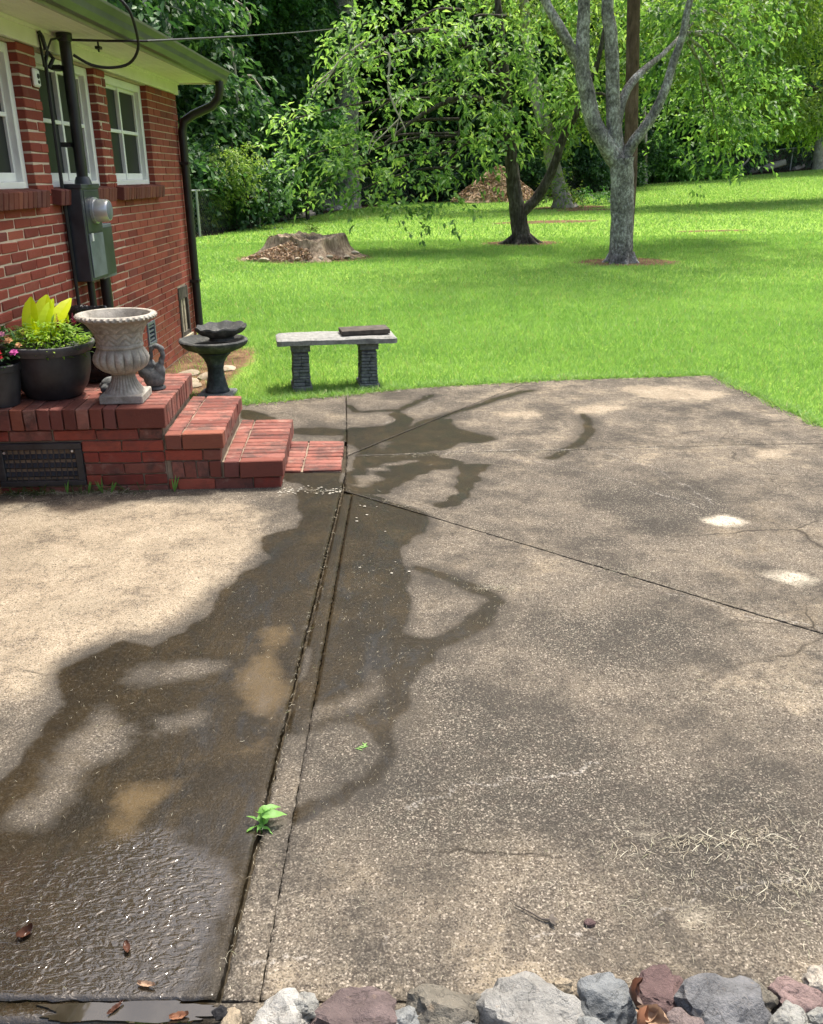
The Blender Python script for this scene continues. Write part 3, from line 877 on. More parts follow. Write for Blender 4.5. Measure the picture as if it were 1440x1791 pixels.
# foundation vents in the wall
def wall_vent(y0, y1, z0, z1, old):
    v = empty('foundation_vent'); v.parent = house
    MB().box(-.13, -.06, y0, y1, z0, z1).build('vent_back', M['black_metal'], v)
    m = M['dark_wood'] if old else M['grey_metal']
    f = MB(); tt = .035 if old else .014
    f.box(-.05, .012, y0 - .01, y0 + tt, z0 - .01, z1 + .01); f.box(-.05, .012, y1 - tt, y1 + .01, z0 - .01, z1 + .01)
    f.box(-.05, .010, y0 + tt, y1 - tt, z0 - .01, z0 + tt); f.box(-.05, .010, y0 + tt, y1 - tt, z1 - tt * (2.6 if old else 1), z1 + .01)
    f.build('vent_frame', m, v, bevel=.002)
    if old:
        for k in range(2):
            yy = y0 + .06 + k * .10
            MB().box(-.045, .0, yy, yy + .055, z0 + .03, z1 - .09).build('slat', M['old_wood'], v, bevel=.003)
        MB().box(.0, .03, y0 - .02, y1 + .02, z0 - .03, z0 - .002).build('sill', M['old_wood'], v, bevel=.003)
    else:
        for k in range(4):
            zz = z0 + .025 + k * .033
            MB().box(-.04, .004, y0 + .014, y1 - .014, zz, zz + .012).build('slat', m, v)
wall_vent(*openings[3], True)
wall_vent(*openings[4], False)

# frieze board, soffit, fascia, gutter, roof
MB().box(-.10, .022, Y0, 8.19, ZT + .001, 2.208).build('frieze_board', M['soffit_paint'], house, bevel=.002)
MB().box(.0225, .034, Y0, 8.19, 2.188, 2.208).build('frieze_moulding', M['soffit_paint'], house)
nb = 6
for k in range(nb):
    a = .024 + k * (.335 - .024) / nb; b = a + (.335 - .024) / nb - .004
    MB().box(a, b, Y0, 8.26, 2.2095, 2.224).build('soffit_board', M['soffit_paint'], house, bevel=.0015)
MB().box(-.4, .336, 8.262, 8.285, 2.200, 2.30).build('gable_trim', M['soffit_paint'], house)
MB().box(.3365, .356, Y0, 8.285, 2.190, 2.315).build('fascia', M['fascia'], house)
gp = [(.357, 2.205), (.40, 2.205), (.425, 2.232), (.428, 2.262), (.452, 2.292), (.452, 2.306), (.444, 2.306), (.444, 2.296), (.420, 2.266), (.417, 2.238), (.397, 2.213), (.365, 2.213), (.365, 2.306), (.357, 2.306)]
MB().extrude(gp, 'y', Y0, 8.34).build('gutter', M['gutter'], house)
MB().extrude([(.366, 2.214), (.397, 2.214), (.416, 2.24), (.419, 2.267), (.443, 2.296), (.366, 2.296)], 'y', 8.31, 8.338).build('gutter_end', M['gutter'], house)
MB().extrude([(.385, 2.318), (.385, 2.332), (-4.5, 3.75), (-4.5, 3.735)], 'y', Y0, 8.33).build('roof', M['roofing'], house)
# downspout with two elbows
dp = [(.395, 8.12, 2.21), (.395, 8.12, 2.15), (.375, 8.13, 2.08), (.31, 8.15, 2.02), (.15, 8.14, 1.955), (.065, 8.125, 1.90), (.043, 8.12, 1.82), (.043, 8.12, .15), (.065, 8.12, .05), (.13, 8.125, .0)]
MB().tube(dp, .036, 12).build('downspout', M['black_metal'], house, smooth=True)
for zz in (1.55, .55):
    MB().box(.0, .082, 8.078, 8.162, zz, zz + .025).build('downspout_strap', M['black_metal'], house)

# ---------------------------------------------------------------- things on the wall
mast = empty('service_mast', (WX, 5.44, 0), 0, 'black steel service mast rising from the meter cabinet to the eave', 'mast')
MB().tube([(.085, .0, 1.42), (.085, 0, 2.19)], .032, 16).build('pipe', M['black_metal'], mast, smooth=True)
MB().tube([(.085, 0, 1.415), (.085, 0, 1.44), (.085, 0, 1.46)], [.05, .045, .036], 16).build('collar', M['box_metal'], mast, smooth=True)
MB().tube([(.085, 0, 2.165), (.085, 0, 2.18), (.085, 0, 2.206)], [.036, .043, .043], 16).build('weather_cap', M['black_metal'], mast, smooth=True)
for zz in (1.62, 2.02):
    MB().box(.0, .056, -.045, .045, zz, zz + .025).build('clamp', M['black_metal'], mast)

cab = empty('electric_meter', (WX, 5.30, 0), 0, 'dark grey electric meter cabinet with a round glass meter on the brick wall', 'electric meter')
MB().box(.002, .115, 0, .30, .87, 1.41).build('cabinet', M['box_metal'], cab, bevel=.006)
MB().box(-.0, .122, -.006, .306, 1.395, 1.42).build('cabinet_hood', M['box_metal'], cab, bevel=.003)
MB().box(.1155, .121, .03, .27, .89, 1.14).build('lower_cover', M['grey_metal'], cab, bevel=.002)
MB().box(.1155, .119, .03, .27, 1.15, 1.385).build('upper_cover', M['box_metal'], cab, bevel=.002)
MB().tube([(.119, .17, 1.27), (.135, .17, 1.27)], .076, 28).build('meter_ring', M['alu'], cab, smooth=True)
mt = MB().tube([(.1355, .17, 1.27), (.20, .17, 1.27), (.212, .17, 1.27)], [.066, .064, .057], 28).build('meter', M['alu'], cab, smooth=True)
MB().tube([(.2121, .17, 1.27), (.216, .17, 1.27)], [.053, .048], 28).build('glass', M['grey_metal'], mt, smooth=True)
MB().box(.121, .128, .06, .085, 1.10, 1.145).build('seal_tag', M['white_paint'], cab)
sb = MB().box(.002, .075, .325, .58, .85, 1.18).build('side_cabinet', M['grey_metal'], cab, bevel=.005)
MB().box(.0755, .081, .34, .565, .87, 1.16).build('cover', M['box_metal'], sb, bevel=.002)
MB().tube([(.05, .14, .87), (.05, .14, -.02)], .022, 10).build('conduit', M['black_metal'], cab, smooth=True)
MB().tube([(.045, .42, .85), (.045, .42, -.02)], .034, 12).build('conduit', M['black_metal'], cab, smooth=True)

cb = MB()
cb.tube([(WX + .02, 5.28, -.02), (WX + .02, 5.28, .9), (WX + .02, 5.275, 1.42), (WX + .02, 5.28, 1.9), (WX + .02, 5.285, 2.05), (WX + .03, 5.31, 2.10), (WX + .045, 5.34, 2.07), (WX + .03, 5.30, 2.02)], .011, 8)
cb.tube([(WX + .02, 5.23, 2.17), (WX + .025, 5.24, 2.08), (WX + .02, 5.262, 2.02)], .008, 6)
cb.tube([(WX + .025, 5.285, 2.08), (WX + .05, 5.33, 2.16), (WX + .09, 5.40, 2.185)], .006, 6)
o = cb.build('wall_cable', M['cable'], smooth=True)
tag(o, 'thin black cable running down the brick beside the service mast', 'cable')
hk = MB().tube([(WX + .03, 5.22, 2.185), (WX + .045, 5.22, 2.16), (WX + .05, 5.235, 2.10)], .012, 6)
o = hk.build('cable_hook', M['black_metal']); tag(o, 'small black iron hook under the eave beside the mast', 'hook')

# service drop leaving over the lawn, plus a loose loop
pts = [Vector((WX + .12, 5.45, 2.175)), Vector((WX + .30, 5.53, 2.180))]
A_ = Vector((WX + .50, 5.61, 2.19)); B_ = Vector((-1.0, 38.0, 7.2))
for i in range(41):
    s = i / 40
    p = A_.lerp(B_, s); p.z -= .12 * 4 * s * (1 - s)
    pts.append(p)
o = MB().tube(pts, .007, 6).build('service_wire', M['cable'], smooth=True)
tag(o, 'thin dark utility wire crossing from the eave toward the wood', 'wire')
lp = [(WX + .12, 5.45, 2.10), (WX + .20, 5.50, 2.055), (WX + .30, 5.54, 2.045), (WX + .40, 5.56, 2.07), (WX + .47, 5.52, 2.14), (WX + .49, 5.44, 2.23), (WX + .48, 5.36, 2.32), (WX + .40, 5.30, 2.40)]
o = limbs([(lp, .008)], 8, 0.0).build('loose_cable', M['cable'], smooth=True)
tag(o, 'black cable looping from the service mast out over the gutter', 'cable')

sen = empty('wall_sensor', (WX, 5.14, 1.955), 0, 'small white rounded sensor box with black eyes on the brick', 'sensor')
MB().box(.001, .022, -.038, .038, -.045, .045).build('housing', M['white_paint'], sen, bevel=.009)
MB().tube([(.022, .006, .008), (.026, .006, .008)], .013, 14).build('lens', M['black_metal'], sen)
MB().tube([(.022, .006, -.02), (.026, .006, -.02)], .009, 12).build('lens', M['black_metal'], sen)

ins_ = MB(); ins_.tube([(WX + .17, 5.75, 2.2085), (WX + .17, 5.75, 2.15)], .006, 6); ins_.box(WX + .155, WX + .185, 5.73, 5.77, 2.165, 2.18)
o = ins_.build('eave_hook', M['black_metal']); tag(o, 'small black eye hook screwed into the soffit', 'hook')

# ================================================================ STOOP
SA = R(3.7)
stoop = empty('brick_stoop', (-.65, 4.08, 0), SA, 'low red brick stoop with two steps against the house', 'stoop')
W_ = .0622      # pitch of bricks on edge
G_ = .0055
D_ = .755       # depth
# mortar cores
core = MB()
core.box(-1.385, -.568, .012, D_ - .012, -.02, .416)
core.box(-.566, -.298, .012, D_ - .012, -.02, .281)
core.box(-.296, -.010, .012, D_ - .012, -.02, .136)
core.build('mortar_core', M['stoop_mortar'], stoop)
SBm, DBm = M['step_brick'], M['dark_brick']
def pick(): return random.choice([SBm, SBm, DBm])
# landing: right border of bricks on edge, front border, inner paving
ZA, ZB = .322, .425
n = 12
pit = (D_ + .03) / n
for k in range(n):
    y = -.018 + k * pit
    put_brick(stoop, -.775, -.548, y, y + pit - G_, ZA, ZB, SBm if k else DBm)
x = -.783
while x > -1.38:
    put_brick(stoop, max(x - W_ + G_, -1.385), x, -.018, .185, ZA, ZB, random.choice([SBm, DBm, DBm]))
    x -= W_
row = 0
y = .193
while y < D_:
    x = -.783 - (row % 2) * .0
    first = True
    while x > -1.36:
        L = .1 if (first and row % 2) else .2
        x0 = max(x - L + G_, -1.385)
        put_brick(stoop, x0, x, y, min(y + .093, D_ + .01), ZB - .055, ZB - .003, SBm)
        x -= L; first = False
    y += .1; row += 1
# step treads
for (xa, xb, za, zb) in ((-.556, -.278, .212, .290), (-.286, .008, .060, .145)):
    for k in range(n):
        y = -.012 + k * pit
        m = DBm if k == 0 else SBm
        put_brick(stoop, xa + .080, xb, y, y + pit - .0025, za, zb, m)
        put_brick(stoop, xa, xa + .073, y, y + pit - .0025, za, zb, SBm if k else DBm)
# front face courses under the landing
VX0, VX1, VZ0, VZ1 = -1.38, -.965, .035, .255      # ventilator opening
def face_row(x0, x1, z0, z1, L, start, mats, y0=.0, y1=.09):
    x = x1
    first = True
    while x > x0 + .02:
        l = start if first else L
        a, b = max(x - l + G_, x0), x
        segs = [(a, b)]
        if z1 > VZ0 and z0 < VZ1:
            ns = []
            for (p, q) in segs:
                if q <= VX0 or p >= VX1: ns.append((p, q)); continue
                if p < VX0: ns.append((p, VX0))
                if q > VX1: ns.append((VX1, q))
            segs = ns
        for (p, q) in segs:
            if q - p > .02: put_brick(stoop, p, q, y0, y1, z0, z1, random.choice(mats))
        x -= l; first = False
for i, z in enumerate((.264, .2055, .147, .0885, .030)):
    face_row(-1.385, -.572, z, z + .0515, .206, .206 if i % 2 else .115, [SBm, M['course_brick'], M['course_brick']])
face_row(-1.385, -.572, -.02, .0235, .206, .206, [SBm, M['course_brick']])
# front of step 1 and step 2
face_row(-.566, -.296, .1515, .205, .2, .09, [M['course_brick'], DBm])
face_row(-.566, -.300, .060, .145, W_, W_, [SBm, DBm])
face_row(-.566, -.010, -.01, .053, .19, .14, [M['course_brick'], SBm])
# right faces: below nosings
def side_row(x0, x1, z0, z1, start):
    y = .093; first = True
    while y < D_ - .02:
        L = start if first else .2
        put_brick(stoop, x0, x1, y, min(y + L - G_, D_), z0, z1, random.choice([SBm, M['course_brick'], DBm]))
        y += L; first = False
side_row(-.66, -.572, .293, .319, .1)
side_row(-.39, -.299, .1515, .208, .1)
side_row(-.10, -.010, -.01, .056, .1)
# back faces (seen from the lawn)
MB().box(-1.385, -.575, D_ - .011, D_ - .004, -.02, .318).build('back_render', M['stoop_mortar'], stoop)

# ventilator in the front of the stoop
vt = empty('stoop_vent', (0, 0, 0)); vt.parent = stoop
MB().box(VX0, VX1, .03, .05, VZ0, VZ1).build('vent_back', M['screen'], vt)
f = MB()
f.box(VX0 + .001, VX1 - .001, -.012, .028, VZ1 - .032, VZ1 - .001); f.box(VX0 + .001, VX1 - .001, -.012, .028, VZ0 + .001, VZ0 + .028)
f.box(VX0 + .001, VX0 + .034, -.012, .028, VZ0 + .028, VZ1 - .032); f.box(VX1 - .034, VX1 - .001, -.012, .028, VZ0 + .028, VZ1 - .032)
f.build('vent_frame', M['black_plastic'], vt, bevel=.003)
for k in range(3):
    z = VZ0 + .038 + k * .045
    o = MB().box(VX0 + .034, VX1 - .034, -.008, .008, -.014, .014).build('louver', M['box_metal'], vt)
    o.location = (0, .012, z + .02); o.rotation_euler = (R(-38), 0, 0)
for k in range(12):
    x = VX0 + .055 + k * .0275
    MB().box(x, x + .006, -.010, -.006, VZ0 + .028, VZ1 - .032).build('grille_bar', M['black_plastic'], vt)
for (x, z) in ((VX0 + .045, VZ1 - .045), (VX1 - .045, VZ1 - .04)):
    MB().tube([(x, -.0135, z), (x, -.010, z)], .006, 8).build('screw', M['alu'], vt)

# brick pad at the foot of the steps
pad = empty('brick_pad', (-.545, 4.6, 0), R(2.2), 'small flush pad of red bricks at the foot of the steps', 'paving')
MB().box(-.16, .157, -.27, .27, -.05, -.004).build('bed', M['stoop_mortar'], pad)
k = 0; y = -.27
while y < .26:
    put_brick(pad, -.045, .157, y, y + .055, -.045, .006, SBm)
    put_brick(pad, -.16, -.053, y, y + .055, -.045, .006, SBm)
    y += .0605

# ================================================================ THINGS ON THE STOOP
LZ = .4255
def strip_leaf(m, base, dir_, up, L, wd, bend=.4, n=5, fold=.15, tipw=0.05, pw=.8):
    """a leaf blade with a midrib fold and a bend"""
    d = Vector(dir_).normalized(); u = Vector(up); u = (u - d * u.dot(d)).normalized(); s = d.cross(u)
    V = []; F = []
    for i in range(n + 1):
        t_ = i / n
        w_ = wd * max(math.sin(PI * min(1, t_ * .92 + .08)) ** pw, tipw)
        c = Vector(base) + d * (L * t_) + u * (-bend * L * t_ * t_)
        V += [c - s * w_ / 2 + u * fold * w_, c, c + s * w_ / 2 + u * fold * w_]
    for i in range(n):
        a = i * 3
        F += [(a, a + 1, a + 4, a + 3), (a + 1, a + 2, a + 5, a + 4)]
    m.add(V, F)

# -- big black planter
PX, PY = -1.812, 4.285
pot = empty('planter_pot', (PX, PY, LZ), .3, 'large round black plastic planter with a ribbed rim on the stoop', 'planter')
def ribs(n, a): 
    return lambda r, z, an: (r + a * (math.cos(an * n) > 0), z)
MB().lathe([(.115, 0), (.13, .004), (.165, .06), (.183, .12), (.190, .18), (.190, .228), (.176, .228), (.17, .16), (.10, .15)], 72, lambda r, z, a: (r + .0012 * math.cos(a * 36) * (.02 < z < .22), z)).build('body', M['black_plastic'], pot, smooth=True)
MB().lathe([(.188, .226), (.198, .224), (.214, .246), (.221, .262), (.219, .270), (.209, .272), (.196, .262), (.188, .240)], 144, lambda r, z, a: (r + .0016 * (math.cos(a * 72) > 0) * (.23 < z < .262), z)).build('rim', M['pot_rim'], pot, smooth=True)
MB().lathe([(.01, .205), (.12, .212), (.180, .208), (.180, .19)], 32).build('soil', M['soil'], pot)

pl = empty('potted_flowers', (PX, PY, LZ + .21), 0, 'leafy green and lime flowering plants filling the large black planter', 'plant')
rg = random.Random(5)
m = MB()
for i in range(850):
    a = rg.uniform(0, 2 * PI); r_ = .195 * math.sqrt(rg.random())
    h = .055 + .10 * (1 - (r_ / .2) ** 2) + rg.uniform(-.03, .04)
    b = (r_ * math.cos(a), r_ * math.sin(a), max(h - .03, 0.005))
    d = (math.cos(a) + rg.uniform(-.9, .9), math.sin(a) + rg.uniform(-.9, .9), rg.uniform(.0, 1.1))
    strip_leaf(m, b, d, (0, 0, 1), rg.uniform(.025, .05), rg.uniform(.009, .015), .35, 3)
m.build('foliage', M['leaf_pot'], pl)
m = MB()
for i in range(60):
    a = rg.uniform(0, 2 * PI); r_ = .15 * math.sqrt(rg.random())
    m.tube([(r_ * .6 * math.cos(a), r_ * .6 * math.sin(a), .0), (r_ * math.cos(a), r_ * math.sin(a), .09 + rg.uniform(0, .05))], .0018, 4)
m.build('stems', M['leaf_olive'], pl)
m = MB()
for (bx_, by_, d, L, wd, bend) in ((-.04, .03, (.10, .05, 1), .22, .10, .35), (-.06, .0, (-.12, -.1, 1), .20, .085, .55), (-.01, .02, (.42, -.1, 1), .20, .085, .8), (-.03, .0, (.2, -.25, 1), .17, .07, .9), (.06, .06, (.1, .1, 1), .13, .04, .3),
                                   (-.07, .04, (-.30, .2, 1), .15, .06, .5), (-.05, -.02, (-.05, -.3, 1), .13, .05, .3), (0, .05, (.25, .25, 1), .17, .055, .1)):
    strip_leaf(m, (bx_, by_, .06), d, (0, -1, .2), L, wd, bend, 9, .18, .12, .42)
m.build('tall_leaves', M['leaf_canna'], pl)
def flat_mat(name, c, rough=.6, trans=.2):
    t = NT(name); p = t.princ(t.mix(t.island(), tuple(x * .7 for x in c), c), rough, .3)
    tr = t.n('ShaderNodeBsdfTranslucent'); tr.inputs[0].default_value = (*c, 1)
    mx = t.n('ShaderNodeMixShader'); mx.inputs[0].default_value = trans
    t.L(p.outputs[0], mx.inputs[1]); t.L(tr.outputs[0], mx.inputs[2]); return t.done(mx)
M['pink'] = flat_mat('petal_pink', (.72, .30, .45)); M['red'] = flat_mat('petal_red', (.62, .02, .04)); M['magenta'] = flat_mat('petal_magenta', (.60, .10, .36))
M['wine'] = flat_mat('plume_wine', (.22, .01, .04)); M['peach'] = flat_mat('petal_peach', (.72, .38, .18)); M['yellow'] = flat_mat('print_yellow', (.75, .66, .06), .4, 0)
def plume(p, h, r_, mat, parent):
    m = MB()
    for i in range(26):
        s = i / 25; a = i * 2.4
        rr = r_ * (1 - s * .8)
        strip_leaf(m, (p[0], p[1], p[2] + h * s), (math.cos(a), math.sin(a), 1.1), (0, 0, 1), rr * 1.6, rr * .7, .1, 2)
    m.build('flower_plume', mat, parent)
for (x, y, z, h) in ((.055, .02, .12, .075), (.115, .07, .13, .06), (.075, .08, .12, .05), (.03, .07, .11, .06)):
    plume((x, y, z), h, .016, M['wine'], pl)
def flower(p, r_, mat, parent, n=6, tilt=(0, -.6, 1)):
    m = MB(); tz = Vector(tilt).normalized(); q = tz.to_track_quat('Z', 'Y')
    for ring in (0, 1):
        for k in range(n):
            a = 2 * PI * (k + ring * .5) / n
            d = q @ Vector((math.cos(a), math.sin(a), .25 + ring * .5))
            strip_leaf(m, Vector(p) + tz * .003 * ring, d, tz, r_ * (1 - .3 * ring), r_ * .75, .25, 3, .05)
    m.build('flower', mat, parent)
# -- second planter at the edge of the frame with pink and red flowers
pot2 = empty('planter_pot', (-1.99, 4.085, LZ), SA, 'small black plastic pot at the stoop edge beside the large planter', 'planter')
MB().lathe([(.070, 0), (.076, .003), (.092, .09), (.100, .17), (.106, .172), (.108, .20), (.103, .206), (.096, .2), (.088, .15), (.05, .14)], 40).build('body', M['black_plastic'], pot2, smooth=True)
MB().lathe([(.01, .18), (.088, .18), (.088, .15)], 20).build('soil', M['soil'], pot2)
pl2 = empty('flowering_plant', (-1.99, 4.085, LZ + .18), 0, 'pink and red flowering plant in the smaller black pot', 'plant')
m = MB()
for i in range(240):
    a = rg.uniform(0, 2 * PI); r_ = .10 * math.sqrt(rg.random()); h = rg.uniform(0, .20)
    strip_leaf(m, (r_ * math.cos(a), r_ * math.sin(a), h), (math.cos(a) + rg.uniform(-1, 1), math.sin(a) + rg.uniform(-1, 1), rg.uniform(-.2, 1)), (0, 0, 1), rg.uniform(.025, .045), rg.uniform(.012, .02), .35, 3)
m.build('foliage', M['leaf_maple'], pl2)
for (x, y, z, r_, mt_) in ((.045, -.075, .085, .026, 'red'), (.02, -.085, .10, .022, 'red'), (.055, -.08, .065, .02, 'red'), (.115, -.05, .085, .022, 'magenta'), (.085, -.02, .135, .022, 'peach'),
                           (.06, -.03, .165, .022, 'pink'), (.025, -.04, .155, .024, 'pink'), (.0, -.05, .17, .022, 'pink'), (.01, -.01, .225, .02, 'pink'), (-.02, -.02, .23, .02, 'pink'), (.12, .0, .11, .018, 'peach')):
    flower((x, y, z), r_, M[mt_], pl2)

# -- urn
UX, UY = -1.425, 4.195
urn = empty('stone_urn', (UX, UY, LZ), SA, 'pale cast stone urn with woven relief and fluted foot on the stoop corner', 'urn')
MB().box(-.105, .105, -.105, .105, 0, .042).build('plinth', M['urn_stone'], urn, bevel=.005)
def urnfn(r, z, a):
    if z < .135: r = r * (1 + .05 * abs(math.cos(a * 14)) * min(1, (z - .04) / .02))
    elif z < .262: 
        k = math.sin(PI * (z - .135) / .127)
        r = r * (1 - .075 * k + .11 * k * abs(math.cos(a * 9)) ** .6)
    elif .285 < z < .395 and r > .105:
        c = a * 9 / PI
        col_ = math.floor(c)
        u = (c - col_) * .7 + (z * 22 if col_ % 2 else -z * 22)
        r += .006 * (1 - min(1, abs((u * 1.6) % 1.0 - .5) * 2) ** 2) - .003
    elif z > .398 and r > .178:
        r += .0035 * math.cos(a * 40 + z * 260)
    return r, z
prof = [(.098, .042), (.092, .05), (.080, .062), (.068, .08), (.059, .10), (.054, .12), (.055, .132), (.075, .142), (.10, .155), (.118, .172), (.128, .192), (.131, .21), (.126, .23), (.116, .248), (.109, .262), (.113, .268), (.113, .276), (.108, .284)]
prof += [(.108 + .052 * ((i / 14) ** 2.2), .288 + .106 * i / 14) for i in range(15)]
prof += [(.168, .398), (.182, .401), (.189, .408), (.190, .416), (.184, .424), (.172, .427), (.160, .424), (.150, .405), (.12, .34), (.06, .32)]
MB().lathe(prof, 180, urnfn).build('bowl', M['urn_stone'], urn, smooth=True)
MB().lathe([(.01, .385), (.135, .383), (.135, .37)], 24).build('soil', M['soil'], urn)

def blob(name, parts, mat, parent=None, seed=0, amp=.006):
    """one continuous mesh from overlapping ellipsoids (voxel remesh)"""
    bm = bmesh.new()
    for (c, r_, rot) in parts:
        mt_ = Matrix.Translation(c) @ Matrix.Rotation(rot, 4, 'Z') @ Matrix.Diagonal((r_[0], r_[1], r_[2], 1))
        bmesh.ops.create_icosphere(bm, subdivisions=3, radius=1, matrix=mt_)
    me = bpy.data.meshes.new(name); bm.to_mesh(me); bm.free()
    o = link(name, me, mat, parent)
    md = o.modifiers.new('r', 'REMESH'); md.mode = 'VOXEL'; md.voxel_size = .005; md.use_smooth_shade = True
    return o
fig = empty('swan_figurine', (-1.345, 4.43, LZ), SA, 'grey stone bird figurine with looped neck behind the urn', 'figurine')
blob('body', [((0, 0, .055), (.055, .05, .055), 0), ((-.035, 0, .085), (.045, .04, .035), 0), ((-.03, .01, .13), (.04, .035, .03), 0), ((.03, .0, .09), (.03, .03, .05), 0),
              ((.045, 0, .14), (.014, .016, .03), 0), ((.055, 0, .175), (.013, .015, .03), 0), ((.05, 0, .205), (.017, .016, .02), 0), ((.028, 0, .222), (.02, .016, .014), 0), ((.002, 0, .212), (.014, .013, .016), 0), ((-.004, 0, .18), (.011, .011, .028), 0)], M['figure_stone'], fig)
MB().lathe([(.05, 0), (.055, .004), (.05, .014), (.04, .018)], 20).build('base', M['black_plastic'], fig)
fg2 = empty('frog_figurine', (-1.535, 4.335, LZ), .4, 'small rounded grey stone animal ornament between the planter and the urn', 'figurine')
blob('body', [((0, 0, .05), (.055, .045, .035), 0), ((.03, 0, .062), (.035, .036, .028), 0), ((-.035, -.03, .03), (.03, .02, .025), .3), ((-.035, .03, .03), (.03, .02, .025), -.3), ((.045, -.015, .085), (.011, .011, .011), 0), ((.045, .015, .085), (.011, .011, .011), 0)], M['figure_stone'], fg2)
MB().lathe([(.05, 0), (.055, .006), (.052, .022), (.03, .026)], 20).build('base', M['black_plastic'], fg2)

# -- bag of potting mix, crumpled black plastic
bag = empty('potting_mix_bag', (-1.725, 4.62, LZ), R(-6), 'crumpled black plastic bag of potting mix with yellow and white print behind the planter', 'bag')
n_, mm = 40, 30
V = []; F = []
for i in range(mm + 1):
    s = i / mm
    zz = .40 * s
    wx = .17 * (1 - .15 * s) * (min(1, .35 + s * 6)) * (1 if s < .85 else 1 - (s - .85) * 1.2); wy = .085 * (math.sin(PI * min(1, .1 + .9 * s)) ** .55 if s < 1 else 0) * (1 - .55 * s) + .006
    for k in range(n_):
        a = 2 * PI * k / n_
        ca, sa_ = math.cos(a), math.sin(a)
        x = wx * math.copysign(abs(ca) ** .7, ca); y = wy * math.copysign(abs(sa_) ** .8, sa_)
        nn = mnoise.noise(Vector((x * 14 + 3, y * 14, zz * 18))) * .014 + abs(mnoise.noise(Vector((x * 30, y * 30 + 7, zz * 26)))) * .012
        V.append((x * (1 + nn * 2.5) + .01 * math.sin(zz * 9), y + (nn * 1.4 if sa_ > 0 else -nn * 1.4), zz + nn * .6))
    
for i in range(mm):
    for k in range(n_):
        k2 = (k + 1) % n_
        F.append((i * n_ + k, i * n_ + k2, (i + 1) * n_ + k2, (i + 1) * n_ + k))
F.append(tuple(reversed(range(n_)))); F.append(tuple(range(mm * n_, (mm + 1) * n_)))
t = NT('bag_plastic'); M['bag'] = t.done(t.princ(t.ramp(t.noise(7, 3), [(.4, (.006, .006, .008)), (.7, (.015, .015, .018))]), .22, .5, t.bump(t.noise(26, 4, .6, None, 1.5), .7, .012)))
MB().add(V, F).build('sack', M['bag'], bag, smooth=True)
def patch(cx, cz, w_, h_, ang, mat, nm, yoff=-.101):
    o = MB().add([(-w_ / 2, 0, -h_ / 2), (w_ / 2, 0, -h_ / 2), (w_ / 2 * .93, 0, h_ / 2), (-w_ / 2 * .95, 0, h_ / 2)], [(0, 1, 2, 3)])
    o.v = [(a, b + .004 * math.sin(a * 40), c) for a, b, c in o.v]
    q = o.build(nm, mat, bag); q.location = (cx, yoff, cz); q.rotation_euler = (R(-8), ang, 0); return q
lab = patch(.115, .135, .125, .036, R(38), M['white_paint'], 'label_strip', -.098)
fc = bpy.data.curves.new('lettering', 'FONT'); fc.body = 'R MIX'; fc.size = .034; fc.align_x = 'CENTER'; fc.align_y = 'CENTER'
_tmp = bpy.data.objects.new('lettering_curve', fc); _me = bpy.data.meshes.new_from_object(_tmp); bpy.data.objects.remove(_tmp)
fo = bpy.data.objects.new('lettering', _me); COL.objects.link(fo); _me.materials.clear(); _me.materials.append(M['cable']); fo.parent = lab; fo.location = (.005, -.004, 0); fo.rotation_euler = (PI / 2, 0, 0)
def dot(cx, cz, r_, yoff):
    m = MB().lathe([(r_, -.001), (r_, .001)], 16); q = m.build('print_spot', M['yellow'], bag); q.location = (cx, yoff, cz); q.rotation_euler = (PI / 2 + R(-14), 0, 0)
dot(.125, .345, .020, -.062); dot(.085, .315, .018, -.074); dot(.16, .25, .015, -.062)
patch(.165, .215, .026, .026, R(20), M['white_paint'], 'print_spot', -.062)

# ================================================================ BIRDBATH AND BENCH
bb = empty('birdbath', (-1.41, 6.12, -.03), 0, 'dark weathered stone birdbath on a waisted pedestal beside the house', 'birdbath')
MB().box(-.125, .125, -.11, .11, 0, .035).build('footing', M['bench_stone'], bb, bevel=.008)
MB().lathe([(.085, .035), (.088, .05), (.080, .06), (.076, .075), (.070, .10), (.060, .15), (.056, .20), (.058, .215), (.062, .222), (.060, .23), (.066, .25), (.082, .28), (.105, .305), (.115, .315), (.115, .325), (.08, .327)], 40,
           lambda r, z, a: (r * (1 + .02 * math.cos(a * 8)), z)).build('pedestal', M['bath_dark'], bb, smooth=True)
def bowlfn(r, z, a):
    k = abs((a / (2 * PI) * 10) % 1 - .5)
    return r + (.006 if k > .44 else 0) * (z > .34), z
MB().lathe([(.10, .326), (.15, .335), (.19, .352), (.222, .375), (.238, .395), (.240, .408), (.232, .416), (.220, .416), (.205, .402), (.15, .375), (.02, .365)], 80, bowlfn).build('basin', M['bath_stone'], bb, smooth=True)
b2 = empty('loose_basin', (-1.355, 6.15, .374), 0, 'dark stone bowl with wavy rim resting inside the birdbath', 'bowl')
o = MB().lathe([(.075, 0), (.09, .004), (.085, .02), (.11, .035), (.15, .05), (.172, .075), (.180, .09), (.176, .100), (.166, .098), (.14, .07), (.02, .05)], 72,
           lambda r, z, a: (r * (1 + .025 * math.cos(a * 9) * (z > .06)), z + .006 * math.sin(a * 9) * (z > .06) + .05 * r * math.cos(a - .5))).build('bowl', M['bath_stone'], b2, smooth=True)

